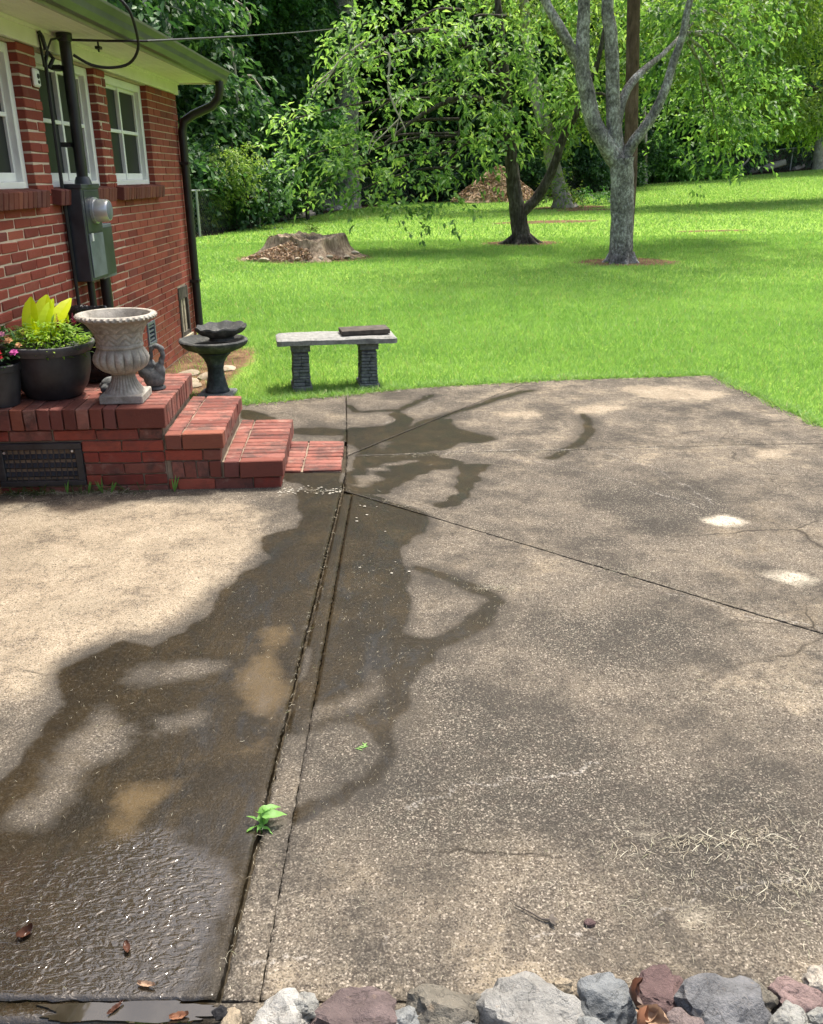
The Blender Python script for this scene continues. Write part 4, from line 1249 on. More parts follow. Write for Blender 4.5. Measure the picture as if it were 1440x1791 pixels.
be = empty('garden_bench', (-.565, 6.43, -.03), R(10), 'grey cast stone garden bench with two carved block legs on the grass edge', 'bench')
def stone_leg(x):
    lg = MB(); hh = .345
    rgl = random.Random(int(x * 100) + 50)
    for i in range(2):
        pass
    lg.box(x - .052, x + .052, -.095, .095, .03, hh - .05)
    lg.box(x - .075, x + .075, -.13, .13, 0, .035); lg.box(x - .070, x + .070, -.12, .12, hh - .052, hh)
    z = .038
    while z < hh - .065:
        h = rgl.uniform(.020, .028)
        taper = 1 + .18 * (1 - z / hh)
        for face in (-1, 1):
            y = -.1; xx = x - .055 * taper
            cut = x + rgl.uniform(-.025, .025)
            for (a, b) in ((xx, cut - .002), (cut + .002, x + .055 * taper)):
                dd = rgl.uniform(.004, .014)
                lg.box(a, b, min(face * .09, face * (.102 + dd)), max(face * .09, face * (.102 + dd)), z, z + h - .004)
        for face in (-1, 1):
            y = -.098
            while y < .09:
                l = rgl.uniform(.05, .08); dd = rgl.uniform(0, .008)
                a, b = x + face * .045, x + face * (.052 * taper + dd)
                lg.box(min(a, b), max(a, b), y, min(y + l - .004, .099), z, z + h - .004)
                y += l
        z += h
    o = lg.build('leg', M['bench_stone'], be, bevel=.003)
    return o
stone_leg(-.27); stone_leg(.235)
top = MB()
nu_, nv_ = 44, 12
def bt(u, v, zz):
    x = -.44 + .88 * u; y = -.165 + .33 * v
    e = min(1, min(u, 1 - u) * .88 / .04)
    y *= (.86 + .14 * e ** .5)
    return (x, y + .03 * math.cos((u - .5) * 2.2) - .025, zz + mnoise.noise(Vector((x * 9, y * 9, zz * 20))) * .006)
for side in (0, 1):
    V = [bt(i / nu_, j / nv_, .346 + .048 * side - (.014 if side and (i in (0, nu_) or j in (0, nv_)) else 0)) for i in range(nu_ + 1) for j in range(nv_ + 1)]
    F = [(i * (nv_ + 1) + j, (i + 1) * (nv_ + 1) + j, (i + 1) * (nv_ + 1) + j + 1, i * (nv_ + 1) + j + 1) for i in range(nu_) for j in range(nv_)]
    top.add(V, F)
NN = (nu_ + 1) * (nv_ + 1)
for i in range(nu_):
    for j in (0, nv_):
        a = i * (nv_ + 1) + j; b = a + nv_ + 1
        top.f.append((a, b, b + NN, a + NN))
for j in range(nv_):
    for i in (0, nu_):
        a = i * (nv_ + 1) + j; b = a + 1
        top.f.append((a, b, b + NN, a + NN))
top.build('seat', M['bench_top'], be, smooth=True)
bd = MB().box(-.18, .18, -.10, .10, 0, .034)
o = bd.build('wood_block', M['dark_wood'], bevel=.003); o.location = (-.355, 6.475, .370); o.rotation_euler = (0, R(-1.2), R(12))
tag(o, 'thick dark weathered board lying on the end of the bench', 'board')

# loose pale stones in the bare earth between house and birdbath
def rock_mesh(name, seed, size, facets=7, sub=3, rough=.10, keep=.62):
    rg_ = random.Random(seed)
    bm = bmesh.new(); bmesh.ops.create_icosphere(bm, subdivisions=sub, radius=1)
    planes = []
    for _ in range(facets):
        nrm = Vector((rg_.gauss(0, 1), rg_.gauss(0, 1), rg_.gauss(0, .8))).normalized()
        planes.append((nrm, rg_.uniform(keep, .92)))
    of = Vector((seed * 3.1 % 17, seed * 1.7 % 13, seed * .9 % 11))
    for v in bm.verts:
        p = v.co.copy()
        for nrm, d in planes:
            e = p.dot(nrm) - d
            if e > 0: p -= nrm * e * .94
        p *= 1 + rough * mnoise.noise(p * 1.6 + of) + rough * .35 * mnoise.noise(p * 4 + of) - rough * .35 * max(0, .12 - abs(mnoise.noise(p * 2.3 - of))) / .12
        v.co = Vector((p.x * size[0], p.y * size[1], p.z * size[2]))
    me = bpy.data.meshes.new(name); bm.to_mesh(me); bm.free()
    me.polygons.foreach_set('use_smooth', np.ones(len(me.polygons), dtype=bool))
    try: me.set_sharp_from_angle(angle=R(35))
    except Exception: pass
    return me
M['pale_stone'] = m_stone('pale_stone', (.20, .16, .11), (.30, .25, .18), (.38, .33, .25), (.16, .11, .07), 9)
for i, (x, y, sx, sy, sz) in enumerate(((-1.75, 6.55, .11, .09, .03), (-1.60, 6.75, .12, .10, .03), (-1.80, 6.85, .09, .11, .025), (-1.66, 6.42, .07, .06, .025), (-1.52, 6.55, .08, .07, .02), (-1.55, 7.05, .10, .1, .025), (-1.85, 6.3, .08, .07, .025))):
    o = link('flat_stone', rock_mesh('flat_stone', 40 + i, (sx, sy, sz), 6, 2), M['pale_stone'], None, (x, y, -.022), (0, 0, i * 1.3))
    tag(o, 'flat pale buff stone lying in the bare earth by the house wall', 'stone', 'flat pale stones by the house wall')

# ================================================================ TREES
def norm(a): return a / (np.linalg.norm(a, axis=-1, keepdims=True) + 1e-9)
def sprays(C, D, n_leaf, slen, L, W, droop, rg, roundness=.5):
    """leaf sprays: C (N,3) roots, D (N,3) directions -> folded two-triangle leaves"""
    N = len(C)
    s = rg.uniform(.05, 1, (N, n_leaf, 1))
    side = norm(np.cross(D, np.array([0, 0, 1.0])) + 1e-4)
    sg = np.where(np.arange(n_leaf) % 2 == 0, 1, -1)[None, :, None]
    sl = slen * rg.uniform(.6, 1.3, (N, 1, 1))
    P = C[:, None] + D[:, None] * s * sl
    P[..., 2:] -= (s ** 2) * sl * droop * .8
    P += rg.normal(0, L * .35, P.shape)
    d = norm(D[:, None] * .6 + side[:, None] * sg * rg.uniform(.3, 1.0, (N, n_leaf, 1)) + rg.normal(0, .35, (N, n_leaf, 3)) + np.array([0, 0, -1.0]) * droop * rg.uniform(.2, 1.3, (N, n_leaf, 1)))
    nr = np.array([0, 0, 1.0]) + rg.normal(0, .45, (N, n_leaf, 3))
    sd_ = norm(np.cross(d, nr)); nr = np.cross(sd_, d)
    ln = L * rg.uniform(.45, 1.35, (N, n_leaf, 1)); wd = W * rg.uniform(.7, 1.2, (N, n_leaf, 1))
    m = P + d * ln * .5
    V = np.stack([P, m + sd_ * wd * .5 + nr * wd * .18, P + d * ln - nr * ln * .15, m - sd_ * wd * .5 + nr * wd * .18], 2).reshape(-1, 3)
    k = np.arange(N * n_leaf)[:, None] * 4
    F = np.concatenate([k + np.array([0, 1, 2]), k + np.array([0, 2, 3])], 0)
    return V, F
def crown_mesh(name, clumps, per_m2, n_leaf, slen, L, W, droop, seed, shell=.55, tier=0.0):
    rg = np.random.default_rng(seed)
    VV = []; FF = []; off = 0
    for (c, r) in clumps:
        r = np.array(r if hasattr(r, '__len__') else (r, r, r * .75), float)
        if tier: r = r * np.array([1, 1, .8])
        N = max(6, int(per_m2 * 4 * PI * (r[0] * r[1] * r[2]) ** (2 / 3)))
        u = norm(rg.normal(0, 1, (N, 3)))
        q = rg.uniform(shell ** 3, 1, (N, 1)) ** (1 / 3) * (1 + rg.normal(0, .10, (N, 1)))
        # uneven outline: knock the shell in and out in patches
        ph = rg.uniform(0, 6, 3)
        q *= 1 + .22 * np.sin(u[:, :1] * 5 + ph[0]) * np.sin(u[:, 1:2] * 4 + ph[1]) + .12 * np.sin(u[:, 2:] * 9 + ph[2])
        C = np.array(c) + u * q * r
        if tier: C[:, 2] = np.round((C[:, 2] + .15 * np.sin(C[:, 0] * 2.1) + .15 * np.cos(C[:, 1] * 2.3)) / tier) * tier - .15 * np.sin(C[:, 0] * 2.1) + rg.normal(0, tier * .13, N)
        D = norm(u * np.array([1, 1, .35]) + rg.normal(0, .35, (N, 3)) + np.array([0, 0, .10]))
        V, F = sprays(C, D, n_leaf, slen, L, W, droop, rg)
        VV.append(V); FF.append(F + off); off += len(V)
    return np_mesh(name, np.concatenate(VV), np.concatenate(FF))
def tree(name, base, paths, clumps, label, bark, leaf, group=None, per=10, n_leaf=12, slen=.42, L=.11, W=.05, droop=.7, seed=1, shell=.5, sides=12, extra=None, tier=0.0):
    tr = empty(name, base, 0, label, 'tree', group)
    B = Vector(base)
    rel = [([Vector(p) - B for p in pts], rad) for pts, rad in paths]
    limbs(rel, sides, .06, seed).build('trunk', bark, tr, smooth=True)
    if clumps:
        me = crown_mesh('crown', [(np.array(c) - np.array(base), r) for c, r in clumps], per, n_leaf, slen, L, W, droop, seed, shell, tier)
        link('crown', me, leaf, tr)
    if extra:
        for (nm, pp, mt_) in extra:
            limbs([([Vector(p) - B for p in pts], rad) for pts, rad in pp], 6, .05, seed + 9).build(nm, mt_, tr, smooth=True)
    return tr
def gz_(x, y): return float(terr(x, y))

# -- the grey forked tree on the right of the lawn
zb = gz_(*TREE_R)
y = 14.92
P_R = [([(3.52, y, zb - .1), (3.52, y, zb + .02), (3.50, y, zb + .12), (3.47, y, .8), (3.42, y, 1.35), (3.38, y, 1.72)], [.26, .23, .20, .186, .186, .20]),
       ([(3.36, y, 1.62), (3.22, y, 1.78), (3.05, y - .02, 2.0), (2.88, y, 2.26), (2.76, y, 2.65), (2.65, y, 3.01), (2.63, y, 3.52), (2.60, y, 4.0), (2.45, y + .1, 5.2), (2.2, y + .2, 6.8)], [.16, .15, .135, .125, .12, .115, .10, .09, .07, .03]),
       ([(2.66, y, 2.98), (2.55, y, 3.14), (2.40, y - .05, 3.36), (2.25, y - .05, 3.58), (2.01, y, 3.95), (1.5, y, 4.9), (1.0, y, 5.8)], [.08, .085, .08, .075, .065, .05, .02]),
       ([(3.36, y + .03, 1.62), (3.30, y + .05, 1.85), (3.21, y + .05, 2.31), (3.14, y + .05, 2.97), (3.06, y + .05, 3.52), (2.98, y + .05, 3.98), (3.1, y + .1, 5.5), (3.2, y, 7.2)], [.14, .13, .115, .105, .10, .09, .06, .03]),
       ([(3.28, y + .05, 2.05), (3.31, y + .1, 2.42), (3.43, y + .2, 2.74), (3.70, y + .4, 3.02), (4.1, y + .8, 3.3), (4.6, y + 1.6, 3.7)], [.07, .075, .07, .055, .04, .02]),
       ([(3.40, y, 1.60), (3.48, y - .02, 1.84), (3.62, y - .05, 2.07), (3.81, y - .05, 2.35), (3.96, y - .05, 2.71), (4.06, y, 3.1), (4.16, y, 3.46), (4.20, y, 3.83), (4.35, y, 4.4), (4.9, y, 5.6)], [.11, .095, .085, .078, .07, .063, .056, .05, .04, .02])]
rg = random.Random(3)
for k in range(7):       # surface roots
    a = k * .9 + .3
    P_R.append(([(3.52 + .15 * math.cos(a), y + .15 * math.sin(a), zb + .12), (3.52 + .25 * math.cos(a), y + .23 * math.sin(a), zb + .01), (3.52 + .34 * math.cos(a), y + .30 * math.sin(a), zb - .05)], [.08, .045, .03]))
cl_R = [((5.2, 17.6, 3.9), (1.1, 1.0, .7)), ((6.0, 18.2, 3.1), (1.05, .9, .55)), ((5.75, 18.4, 2.5), (.9, .8, .45)), ((6.4, 18.6, 2.45), (.8, .8, .4)), ((6.15, 18.6, 2.0), (.7, .7, .28)), ((4.9, 17.8, 3.1), (.7, .7, .5)), ((6.6, 18.5, 3.3), (.8, .7, .5)), ((5.9, 18.2, 4.1), (1.1, .9, .6)),
        ((2.2, 15.2, 6.6), (1.7, 1.6, .9)), ((4.4, 15.4, 6.4), (1.8, 1.6, .9)), ((3.3, 14.6, 7.8), (2.0, 1.8, 1.1)), ((5.8, 16.4, 6.0), (1.6, 1.5, .8)), ((3.8, 17.2, 6.6), (1.8, 1.5, .9)), ((4.6, 16.9, 4.3), (.8, .7, .45)), ((7.4, 17.0, 5.2), (1.4, 1.3, .8))]
for (c, r) in cl_R[:8]:   # branchlets carrying the drooping mass
    P_R.append(([(4.6, 16.5, 3.7), ((c[0] + 4.6) / 2, (c[1] + 16.5) / 2, c[2] * .5 + 2.15), c], [.035, .022, .008]))
tree('forked_tree', (TREE_R[0], TREE_R[1], zb), P_R, cl_R, 'grey barked tree forking into four limbs on the right of the lawn', M['bark_grey'], M['leaf_right'], None, 8.5, 10, .5, .145, .068, .7, 21, .2, 16, None, .46)

# -- the dark drooping tree left of it
zb = gz_(*TREE_L)
y = 18.45
P_L = [([(2.26, y, zb - .1), (2.26, y, zb + .03), (2.24, y, zb + .18), (2.16, y, .75), (2.07, y, 1.2), (2.02, y, 1.5), (1.95, y, 2.05), (1.87, y, 2.66), (1.75, y, 3.55), (1.6, y, 4.6), (1.4, y, 6)], [.33, .25, .19, .165, .145, .135, .12, .11, .09, .06, .03]),
       ([(2.24, y, .72), (2.38, y, .88), (2.52, y, 1.02), (2.72, y - .05, 1.36), (2.86, y - .1, 1.73), (2.98, y - .1, 2.15), (3.23, y - .2, 2.66), (3.51, y - .2, 3.36), (3.7, y, 4.4)], [.10, .105, .10, .095, .085, .08, .065, .05, .03]),
       ([(1.95, y, 2.5), (1.5, 18.1, 2.75), (.9, 17.6, 2.8), (.2, 17.3, 2.5), (-.5, 17.1, 2.0)], [.07, .06, .05, .035, .02]),
       ([(1.85, y, 3.1), (1.2, 18.0, 3.6), (.3, 17.6, 3.9), (-.8, 17.3, 3.6), (-1.6, 17.2, 3.0)], [.07, .06, .045, .03, .015]),
       ([(2.0, y, 1.9), (1.5, 18.0, 2.1), (1.0, 17.6, 2.0), (.6, 17.4, 1.6)], [.05, .04, .03, .015]),
       ([(3.3, 18.2, 2.8), (3.6, 18.0, 2.9), (3.9, 17.6, 2.6)], [.04, .03, .015])]
for k in range(6):
    a = k * 1.05 + .2
    P_L.append(([(2.26 + .12 * math.cos(a), y + .12 * math.sin(a), zb + .14), (2.26 + .32 * math.cos(a), y + .25 * math.sin(a), zb + .03), (2.26 + .52 * math.cos(a), y + .4 * math.sin(a), zb - .05)], [.09, .06, .03]))
cl_L = [((-.2, 17.6, 3.9), (1.15, .9, .62)), ((1.25, 17.6, 3.8), (1.15, .9, .62)), ((-1.05, 17.4, 3.3), (.75, .7, .4)), ((-2.05, 17.3, 2.45), (.55, .6, .36)), ((-1.75, 17.2, 1.85), (.6, .6, .34)), ((-1.35, 17.1, 1.5), (.55, .5, .25)), ((-.85, 17.0, 1.25), (.45, .45, .18)), ((-.35, 17.4, 2.75), (.85, .8, .42)), ((1.0, 17.4, 2.85), (.95, .8, .42)),
        ((-1.0, 17.3, 1.8), (.72, .7, .30)), ((-.95, 17.2, 2.1), (.6, .6, .3)), ((.0, 17.2, 1.7), (.78, .7, .30)), ((.8, 17.3, 2.0), (.6, .6, .3)), ((1.55, 17.5, 2.1), (.6, .6, .4)), ((-.3, 17.1, 1.22), (.42, .42, .18)), ((.5, 17.2, 1.25), (.38, .4, .16)),
        ((2.4, 17.8, 3.5), (.9, .8, .5)), ((1.95, 17.6, 2.75), (.62, .6, .36)), ((2.9, 17.8, 2.9), (.6, .6, .35)),
        ((.4, 19.6, 5.6), (1.5, 1.2, .6)), ((2.2, 19.4, 5.4), (1.7, 1.3, .7)), ((3.6, 18.8, 4.6), (1.1, 1.0, .6))]
for i, (c, r) in enumerate(cl_L[:13]):
    P_L.append(([(.9 if c[0] < 1 else 1.7, 17.8, c[2] + .35), ((c[0] + 1.0) / 2, 17.5, c[2] + .3), (c[0], c[1], c[2]), (c[0] - .4, c[1] - .2, c[2] - .25)], [.03, .022, .012, .005]))
dead = []
dead += [([(-0.47, 16.50, 3.42), (-0.37, 16.50, 3.34), (-0.40, 16.50, 2.90), (-0.30, 16.50, 2.58), (-0.20, 16.50, 2.40), (-0.10, 16.50, 2.19)], [.018,.02,.02,.018,.014,.008])]
dead += [([(-0.30, 16.50, 2.58), (-0.16, 16.50, 2.76), (-0.20, 16.50, 2.49), (-0.30, 16.50, 2.08)], [.014,.012,.010,.006])]
dead += [([(-0.20, 16.50, 2.40), (-0.50, 16.50, 2.13), (-0.66, 16.50, 1.99), (-0.76, 16.50, 1.80)], [.012,.010,.008,.005])]
dead += [([(-0.60, 16.50, 2.19), (-0.71, 16.50, 2.03), (-0.75, 16.50, 1.91), (-0.79, 16.50, 1.82)], [.010,.010,.008,.005])]
dead += [([(-0.78, 16.60, 3.61), (-1.18, 16.60, 3.35), (-1.33, 16.60, 3.19), (-1.44, 16.60, 3.04), (-1.52, 16.60, 2.89)], [.016,.018,.015,.012,.006])]
dead += [([(-1.33, 16.60, 3.19), (-1.59, 16.60, 2.99), (-1.79, 16.60, 2.83)], [.012,.010,.005])]
dead += [([(-1.44, 16.60, 3.04), (-1.63, 16.60, 2.90), (-1.75, 16.60, 2.74)], [.010,.008,.005])]
WOODDEAD = [([(-5.02, 27.00, 4.81), (-4.96, 27.00, 4.09), (-4.96, 27.00, 3.51), (-4.88, 27.00, 3.07)], .04), ([(-4.87, 27.00, 3.59), (-4.88, 27.00, 3.88), (-4.74, 27.00, 4.05), (-4.51, 27.00, 4.06)], .035), ([(-4.51, 27.00, 4.06), (-4.29, 27.00, 3.77), (-4.00, 27.00, 3.29)], .03), ([(-4.58, 27.00, 4.06), (-4.57, 27.00, 3.66), (-4.64, 27.00, 3.22)],.025), ([(-4.86, 27.00, 5.92), (-4.53, 27.00, 5.71), (-4.46, 27.00, 5.37), (-4.67, 27.00, 5.23)],.03)]
tree('drooping_tree', (TREE_L[0], TREE_L[1], zb), P_L, cl_L, 'dark trunked tree with long drooping leafy branches at the middle of the lawn', M['bark_dark'], M['leaf_near'], None, 9, 10, .5, .145, .068, .75, 5, .2, 14,
     [('dead_branches', dead, M['dead_twig'])], .46)

# -- wooden pole just behind the forked tree
zb = gz_(3.93, 16.5)
o = MB().tube([(3.96, 16.5, zb - .3), (3.92, 16.5, 1.5), (3.72, 16.5, 4.2), (3.5, 16.5, 7.2)], [.125, .12, .11, .10], 14).build('wooden_pole', M['pole_wood'], smooth=True)
tag(o, 'tall brown wooden pole standing right behind the forked tree', 'pole')

# -- pale trunk at the back with ivy at its foot
zb = gz_(*TREE_B); y = 30.4
tree('pale_trunked_tree', (5.06, y, zb), [([(5.1, y, zb - .1), (5.06, y, zb + .05), (5.0, y, zb + .3), (4.89, y, 1.05), (4.66, y, 1.75), (4.4, y, 2.76), (4.05, y, 3.6), (3.69, y, 4.9), (3.4, y, 7)], [.55, .42, .30, .26, .24, .23, .2, .17, .12]),
     ([(4.5, y, 2.4), (4.75, y, 2.9), (5.2, y, 3.5), (5.8, y, 4.6)], [.12, .12, .10, .06])],
     [((4.7, 30.0, 2.5), (.5, .5, .45)), ((5.0, 29.9, .95), (.45, .4, .4)), ((5.4, 30, 3.1), (.9, .8, .5)), ((3.8, 30.2, 6.9), (2.0, 1.8, 1.0)), ((6.0, 30.4, 6.2), (2.0, 1.8, 1.1)), ((6.0, 30.2, 4.2), (1.4, 1.2, .7))],
     'pale grey trunk with green shoots at its foot near the mulch pile', M['bark_pale'], M['leaf_lime'], None, 14, 10, .5, .16, .09, .5, 31, .4, 12)
# -- big grey trunk in front of the wood
zb = gz_(-2.5, 34.75); y = 34.75
tree('tall_grey_tree', (-2.5, y, zb), [([(-2.75, y, zb - .2), (-2.6, y, zb + .15), (-2.5, y, zb + .6), (-2.44, y, 2.0), (-2.38, y, 4.5), (-2.46, y, 7.2), (-2.4, y, 12), (-2.3, y, 16)], [1.1, .75, .55, .46, .42, .40, .34, .2])],
     [((-2.2, y, 12), (4, 3.6, 2)), ((-4.6, y, 10), (3, 2.6, 1.6)), ((.4, y, 10.5), (3, 2.6, 1.6)), ((-2, y, 15), (4, 3.4, 2))],
     'tall straight grey trunk rising behind the drooping leaves at the wood edge', M['bark_grey'], M['leaf_wood'], None, 9, 10, .7, .24, .14, .5, 41, .5, 14)
# -- yellow-green tree on the right edge
zb = gz_(13.4, 30)
tree('lime_tree', (16.6, 30.5, zb), [([(16.6, 30.5, zb - .1), (16.4, 30.5, 2.5), (15.6, 30.4, 4.5), (14.6, 30.2, 7)], [.24, .18, .15, .08]), ([(15.9, 30.5, 3.6), (13.4, 30.5, 3.9), (12.2, 30, 4.2), (10.6, 29.6, 4.9)], [.08, .07, .05, .03]), ([(16.3, 30.5, 2.7), (14.2, 30.2, 3.4), (12.6, 30, 3.3), (11.6, 29.6, 3.3)], [.07, .06, .05, .02])],
     [((10.9, 29.3, 5.4), (1.6, 1.3, .7)), ((9.6, 29.3, 5.0), (1.2, 1.1, .6)), ((9.2, 29.3, 4.2), (1.0, 1, .6)), ((10.6, 29.4, 4.3), (1.3, 1.2, .6)), ((11.7, 29.4, 3.3), (1.3, 1.1, .55)), ((13.1, 29.6, 3.3), (1.3, 1.1, .6)), ((10.6, 29.4, 3.0), (1.0, .9, .5)), ((12.6, 29.8, 6.8), (2.2, 2, 1.1)), ((9.8, 29.4, 6.8), (2, 1.8, 1)), ((8.2, 29.2, 5.6), (1.3, 1.2, .7)), ((14.3, 30, 4.6), (1.2, 1.2, .9))],
     'yellow-green leafy tree reaching in from the edge above the fence', M['bark_dark'], M['leaf_lime'], None, 16, 12, .5, .16, .075, .9, 51, .4)
# -- saplings on the left
zb = gz_(-4.6, 23.7)
tree('olive_sapling', (-4.3, 24.0, zb), [([(-4.3, 24, zb - .1), (-4.25, 24, .8), (-4.4, 23.9, 1.5), (-4.6, 23.8, 2.2)], [.05, .04, .03, .01]), ([(-4.25, 24, .7), (-4.6, 23.7, 1.0), (-5.0, 23.5, 1.0)], [.03, .02, .01]), ([(-4.2, 24, .9), (-3.8, 23.9, 1.1), (-3.72, 23.9, .9), (-3.85, 23.9, .62)], [.02, .02, .016, .01])],
     [((-4.6, 23.5, 1.85), (.5, .5, .28)), ((-4.95, 23.4, 1.35), (.5, .5, .26)), ((-4.4, 23.5, 1.45), (.5, .45, .25)), ((-5.1, 23.4, .9), (.4, .4, .2)), ((-4.2, 23.6, 1.95), (.45, .4, .22)), ((-5.25, 23.3, .55), (.28, .28, .16)), ((-4.7, 23.5, .98), (.36, .3, .18))],
     'olive green sapling with layered leaves at the shaded wood edge', M['bark_wood'], M['leaf_lime'], None, 26, 12, .3, .10, .045, .9, 61, .3, 8)
zb = gz_(-3.4, 27.5)
tree('maple_sapling', (-3.2, 28.0, zb), [([(-3.2, 28, zb - .1), (-3.25, 28, 1.5), (-3.3, 27.8, 3.5)], [.07, .05, .02])],
     [((-3.35, 27.4, 2.15), (.95, .7, .45)), ((-3.15, 27.3, 1.7), (.6, .5, .3)), ((-4.35, 27.5, 2.7), (.8, .6, .5)), ((-4.6, 27.6, 3.2), (.7, .6, .4)), ((-2.6, 27.5, 2.8), (.7, .6, .5))],
     'mid green broad-leaved sapling between the olive sapling and the drooping tree', M['bark_wood'], M['leaf_maple'], None, 22, 12, .4, .14, .11, .6, 62, .3, 8)
zb = gz_(-6.5, 31)
tree('bright_crown_tree', (-6.6, 31, zb), [([(-6.6, 31, zb - .1), (-6.5, 31, 3), (-6.3, 31, 7.5)], [.16, .14, .08]), ([(-6.5, 31, 4.5), (-5.6, 30.6, 5.6), (-4.9, 30.4, 5.8)], [.06, .045, .02])],
     [((-7.3, 30.3, 6.1), (1.4, 1, .5)), ((-5.4, 30.2, 5.7), (.8, .7, .35)), ((-6.2, 30.4, 6.9), (1.6, 1.2, .6)), ((-8.0, 30.3, 5.4), (.9, .8, .4)), ((-4.6, 30.4, 6.6), (1.3, 1, .6)), ((-5.9, 30.6, 8.6), (2.4, 2, 1.2))],
     'thin tree with a sunlit leafy crown above the roof corner', M['bark_wood'], M['leaf_maple'], None, 16, 12, .5, .17, .12, .5, 63, .4, 8)
o = limbs(WOODDEAD, 6, .1, 4).build('dead_tree', M['dead_twig'], smooth=True)
tag(o, 'leafless pale dead branches in front of the dark wood', 'dead tree')

# -- the wood behind: individual trees that share a few crowns
def wood_variant(i, H, rad, low, nleaf):
    rg = random.Random(100 + i)
    cl = []
    for k in range(15):
        s = (k + .5) / 15; z = low + (H - low) * s
        rr = rad * (.55 + .6 * math.sin(PI * min(1, .15 + s * .85)))
        a = k * 2.4 + rg.random()
        cl.append(((math.cos(a) * rr * .55, math.sin(a) * rr * .55, z), (rr * .62, rr * .62, rr * .42)))
    return crown_mesh('crown', cl, nleaf * .8, 10, .8, .32, .17, .7, 200 + i, .45)
WV = [wood_variant(0, 13, 3.4, 2.0, 5.5), wood_variant(1, 15, 3.0, .8, 5.5), wood_variant(2, 11, 3.8, .6, 5.0), wood_variant(3, 16, 3.6, 3.5, 5.5)]
WT = [limbs([([(0, 0, -.3), (.02, 0, .5), (.1, .05, 4), (-.05, .1, 9), (.1, 0, 13)], [.30, .22, .18, .13, .05]), ([(.05, 0, 4), (.9, .3, 5.6), (1.9, .5, 6.6)], [.07, .05, .02]), ([(.05, 0, 5), (-.9, -.3, 6.6), (-1.6, -.6, 7.4)], [.07, .05, .02])], 8, .06, s).mesh('trunk') for s in (1, 2)]
for me in WV: me.materials.append(M['leaf_wood'])
for me in WT: me.materials.append(M['bark_wood'])
rg = random.Random(77)
spots = []
for x in np.arange(-16, -8.4, 2.5): spots.append((x + rg.uniform(-.5, .5), 25.5 + rg.uniform(-1, 1.6), .75, 2))
for x in np.arange(-21, -3.6, 3.0): spots.append((x + rg.uniform(-.7, .7), 33.5 + rg.uniform(-1.6, 1.6), .95, None))
for x in np.arange(-26, 30, 3.3): spots.append((x + rg.uniform(-.8, .8), max(42, bound(x) + 5) + rg.uniform(-1.5, 2), 1.0, None))
for x in np.arange(-36, 44, 4.0): spots.append((x + rg.uniform(-1, 1), max(52, bound(x) + 12) + rg.uniform(-2, 2), 1.25, None))
WL = []
for (x, y, s, v) in spots:
    if y < 28: WL.append(('dark bushy tree at the near edge of the wood beyond the house corner', 'near trees beyond the house corner'))
    elif y < 37: WL.append(('dark tree in the wood to the side of the tall grey trunk, above the saplings', 'trees above the saplings'))
    elif s < 1.2: WL.append(('dark leafy tree standing just behind the chain-link fence', 'trees just behind the fence'))
    else: WL.append(('dark tree deep in the wood, in the row behind the fence-side trees', 'trees deep in the wood'))
for i, (x, y, s, v) in enumerate(spots):
    x, y = float(x), float(y)
    tr = empty('wood_tree', (x, y, gz_(x, y)), rg.uniform(0, 6.28), WL[i][0], 'tree', WL[i][1])
    k = rg.randrange(4) if v is None else v
    sc = s * rg.uniform(.85, 1.15)
    c = bpy.data.objects.new('crown', WV[k]); COL.objects.link(c); c.parent = tr; c.scale = (sc, sc, sc)
    c = bpy.data.objects.new('trunk', WT[i % 2]); COL.objects.link(c); c.parent = tr; c.scale = (sc, sc, sc)
# far wood reading as one mass
cl = [((x, 74 + 5 * math.sin(x * .7), 6 + 4 * math.sin(x * .37) + 2.0 * (k % 3)), (5.5, 4, 7)) for k, x in enumerate(np.arange(-60, 68, 4.5))]
o = link('far_wood', crown_mesh('far_wood', cl, 3.2, 9, 1.4, .6, .38, .5, 301, .5), M['leaf_wood'])
tag(o, 'dark mass of trees closing off the back of the wood', 'wood', kind='stuff')
# shaded bushes along the fence at the wood edge
BV = []
for i in range(3):
    rgb = random.Random(400 + i)
    cl = [((rgb.uniform(-.7, .7), rgb.uniform(-.5, .5), rgb.uniform(.3, 1.3)), (.6, .5, .42)) for _ in range(7)]
    me = crown_mesh('foliage', cl, 13, 11, .38, .15, .085, .6, 410 + i, .4); me.materials.append(M['leaf_wood']); BV.append(me)
ST_ = limbs([([(0, 0, -.1), (.1, 0, .5), (.3, .1, 1.1)], [.03, .025, .01]), ([(0, 0, -.1), (-.15, .1, .5), (-.4, .1, 1.0)], [.03, .02, .01])], 6).mesh('stems'); ST_.materials.append(M['bark_wood'])
bs = [(-7.6, 21.6), (-6.6, 22.4), (-5.7, 23.4), (-4.9, 25.2), (-4.4, 26.8), (-4.9, 28.6), (-3.9, 29.3), (-3.6, 31.5), (-4.4, 33), (-3.2, 35.6), (-1.4, 37.8), (.2, 38.6), (1.6, 38.4), (3.2, 38), (4.4, 38.6), (5.8, 38.2), (7.2, 39.6), (8.2, 40.6), (9.2, 41.8), (10.2, 43.6), (13.8, 46), (15, 46.8), (16.2, 47.4), (17.6, 48), (19, 48.4), (20.6, 49), (22.2, 49.6), (-8.8, 21.8), (-6.2, 24.6), (24, 50.4), (12.2, 45.4)]
for i, (x, y) in enumerate(bs):
    b = empty('wood_bush', (x, y, gz_(x, y)), rg.uniform(0, 6), 'dark green bush in the shade along the wood edge', 'bush', 'shaded bushes along the wood edge')
    s = rg.uniform(.9, 1.5)
    c = bpy.data.objects.new('foliage', BV[i % 3]); COL.objects.link(c); c.parent = b; c.scale = (s, s, s)
    c = bpy.data.objects.new('stems', ST_); COL.objects.link(c); c.parent = b; c.scale = (s, s, s)
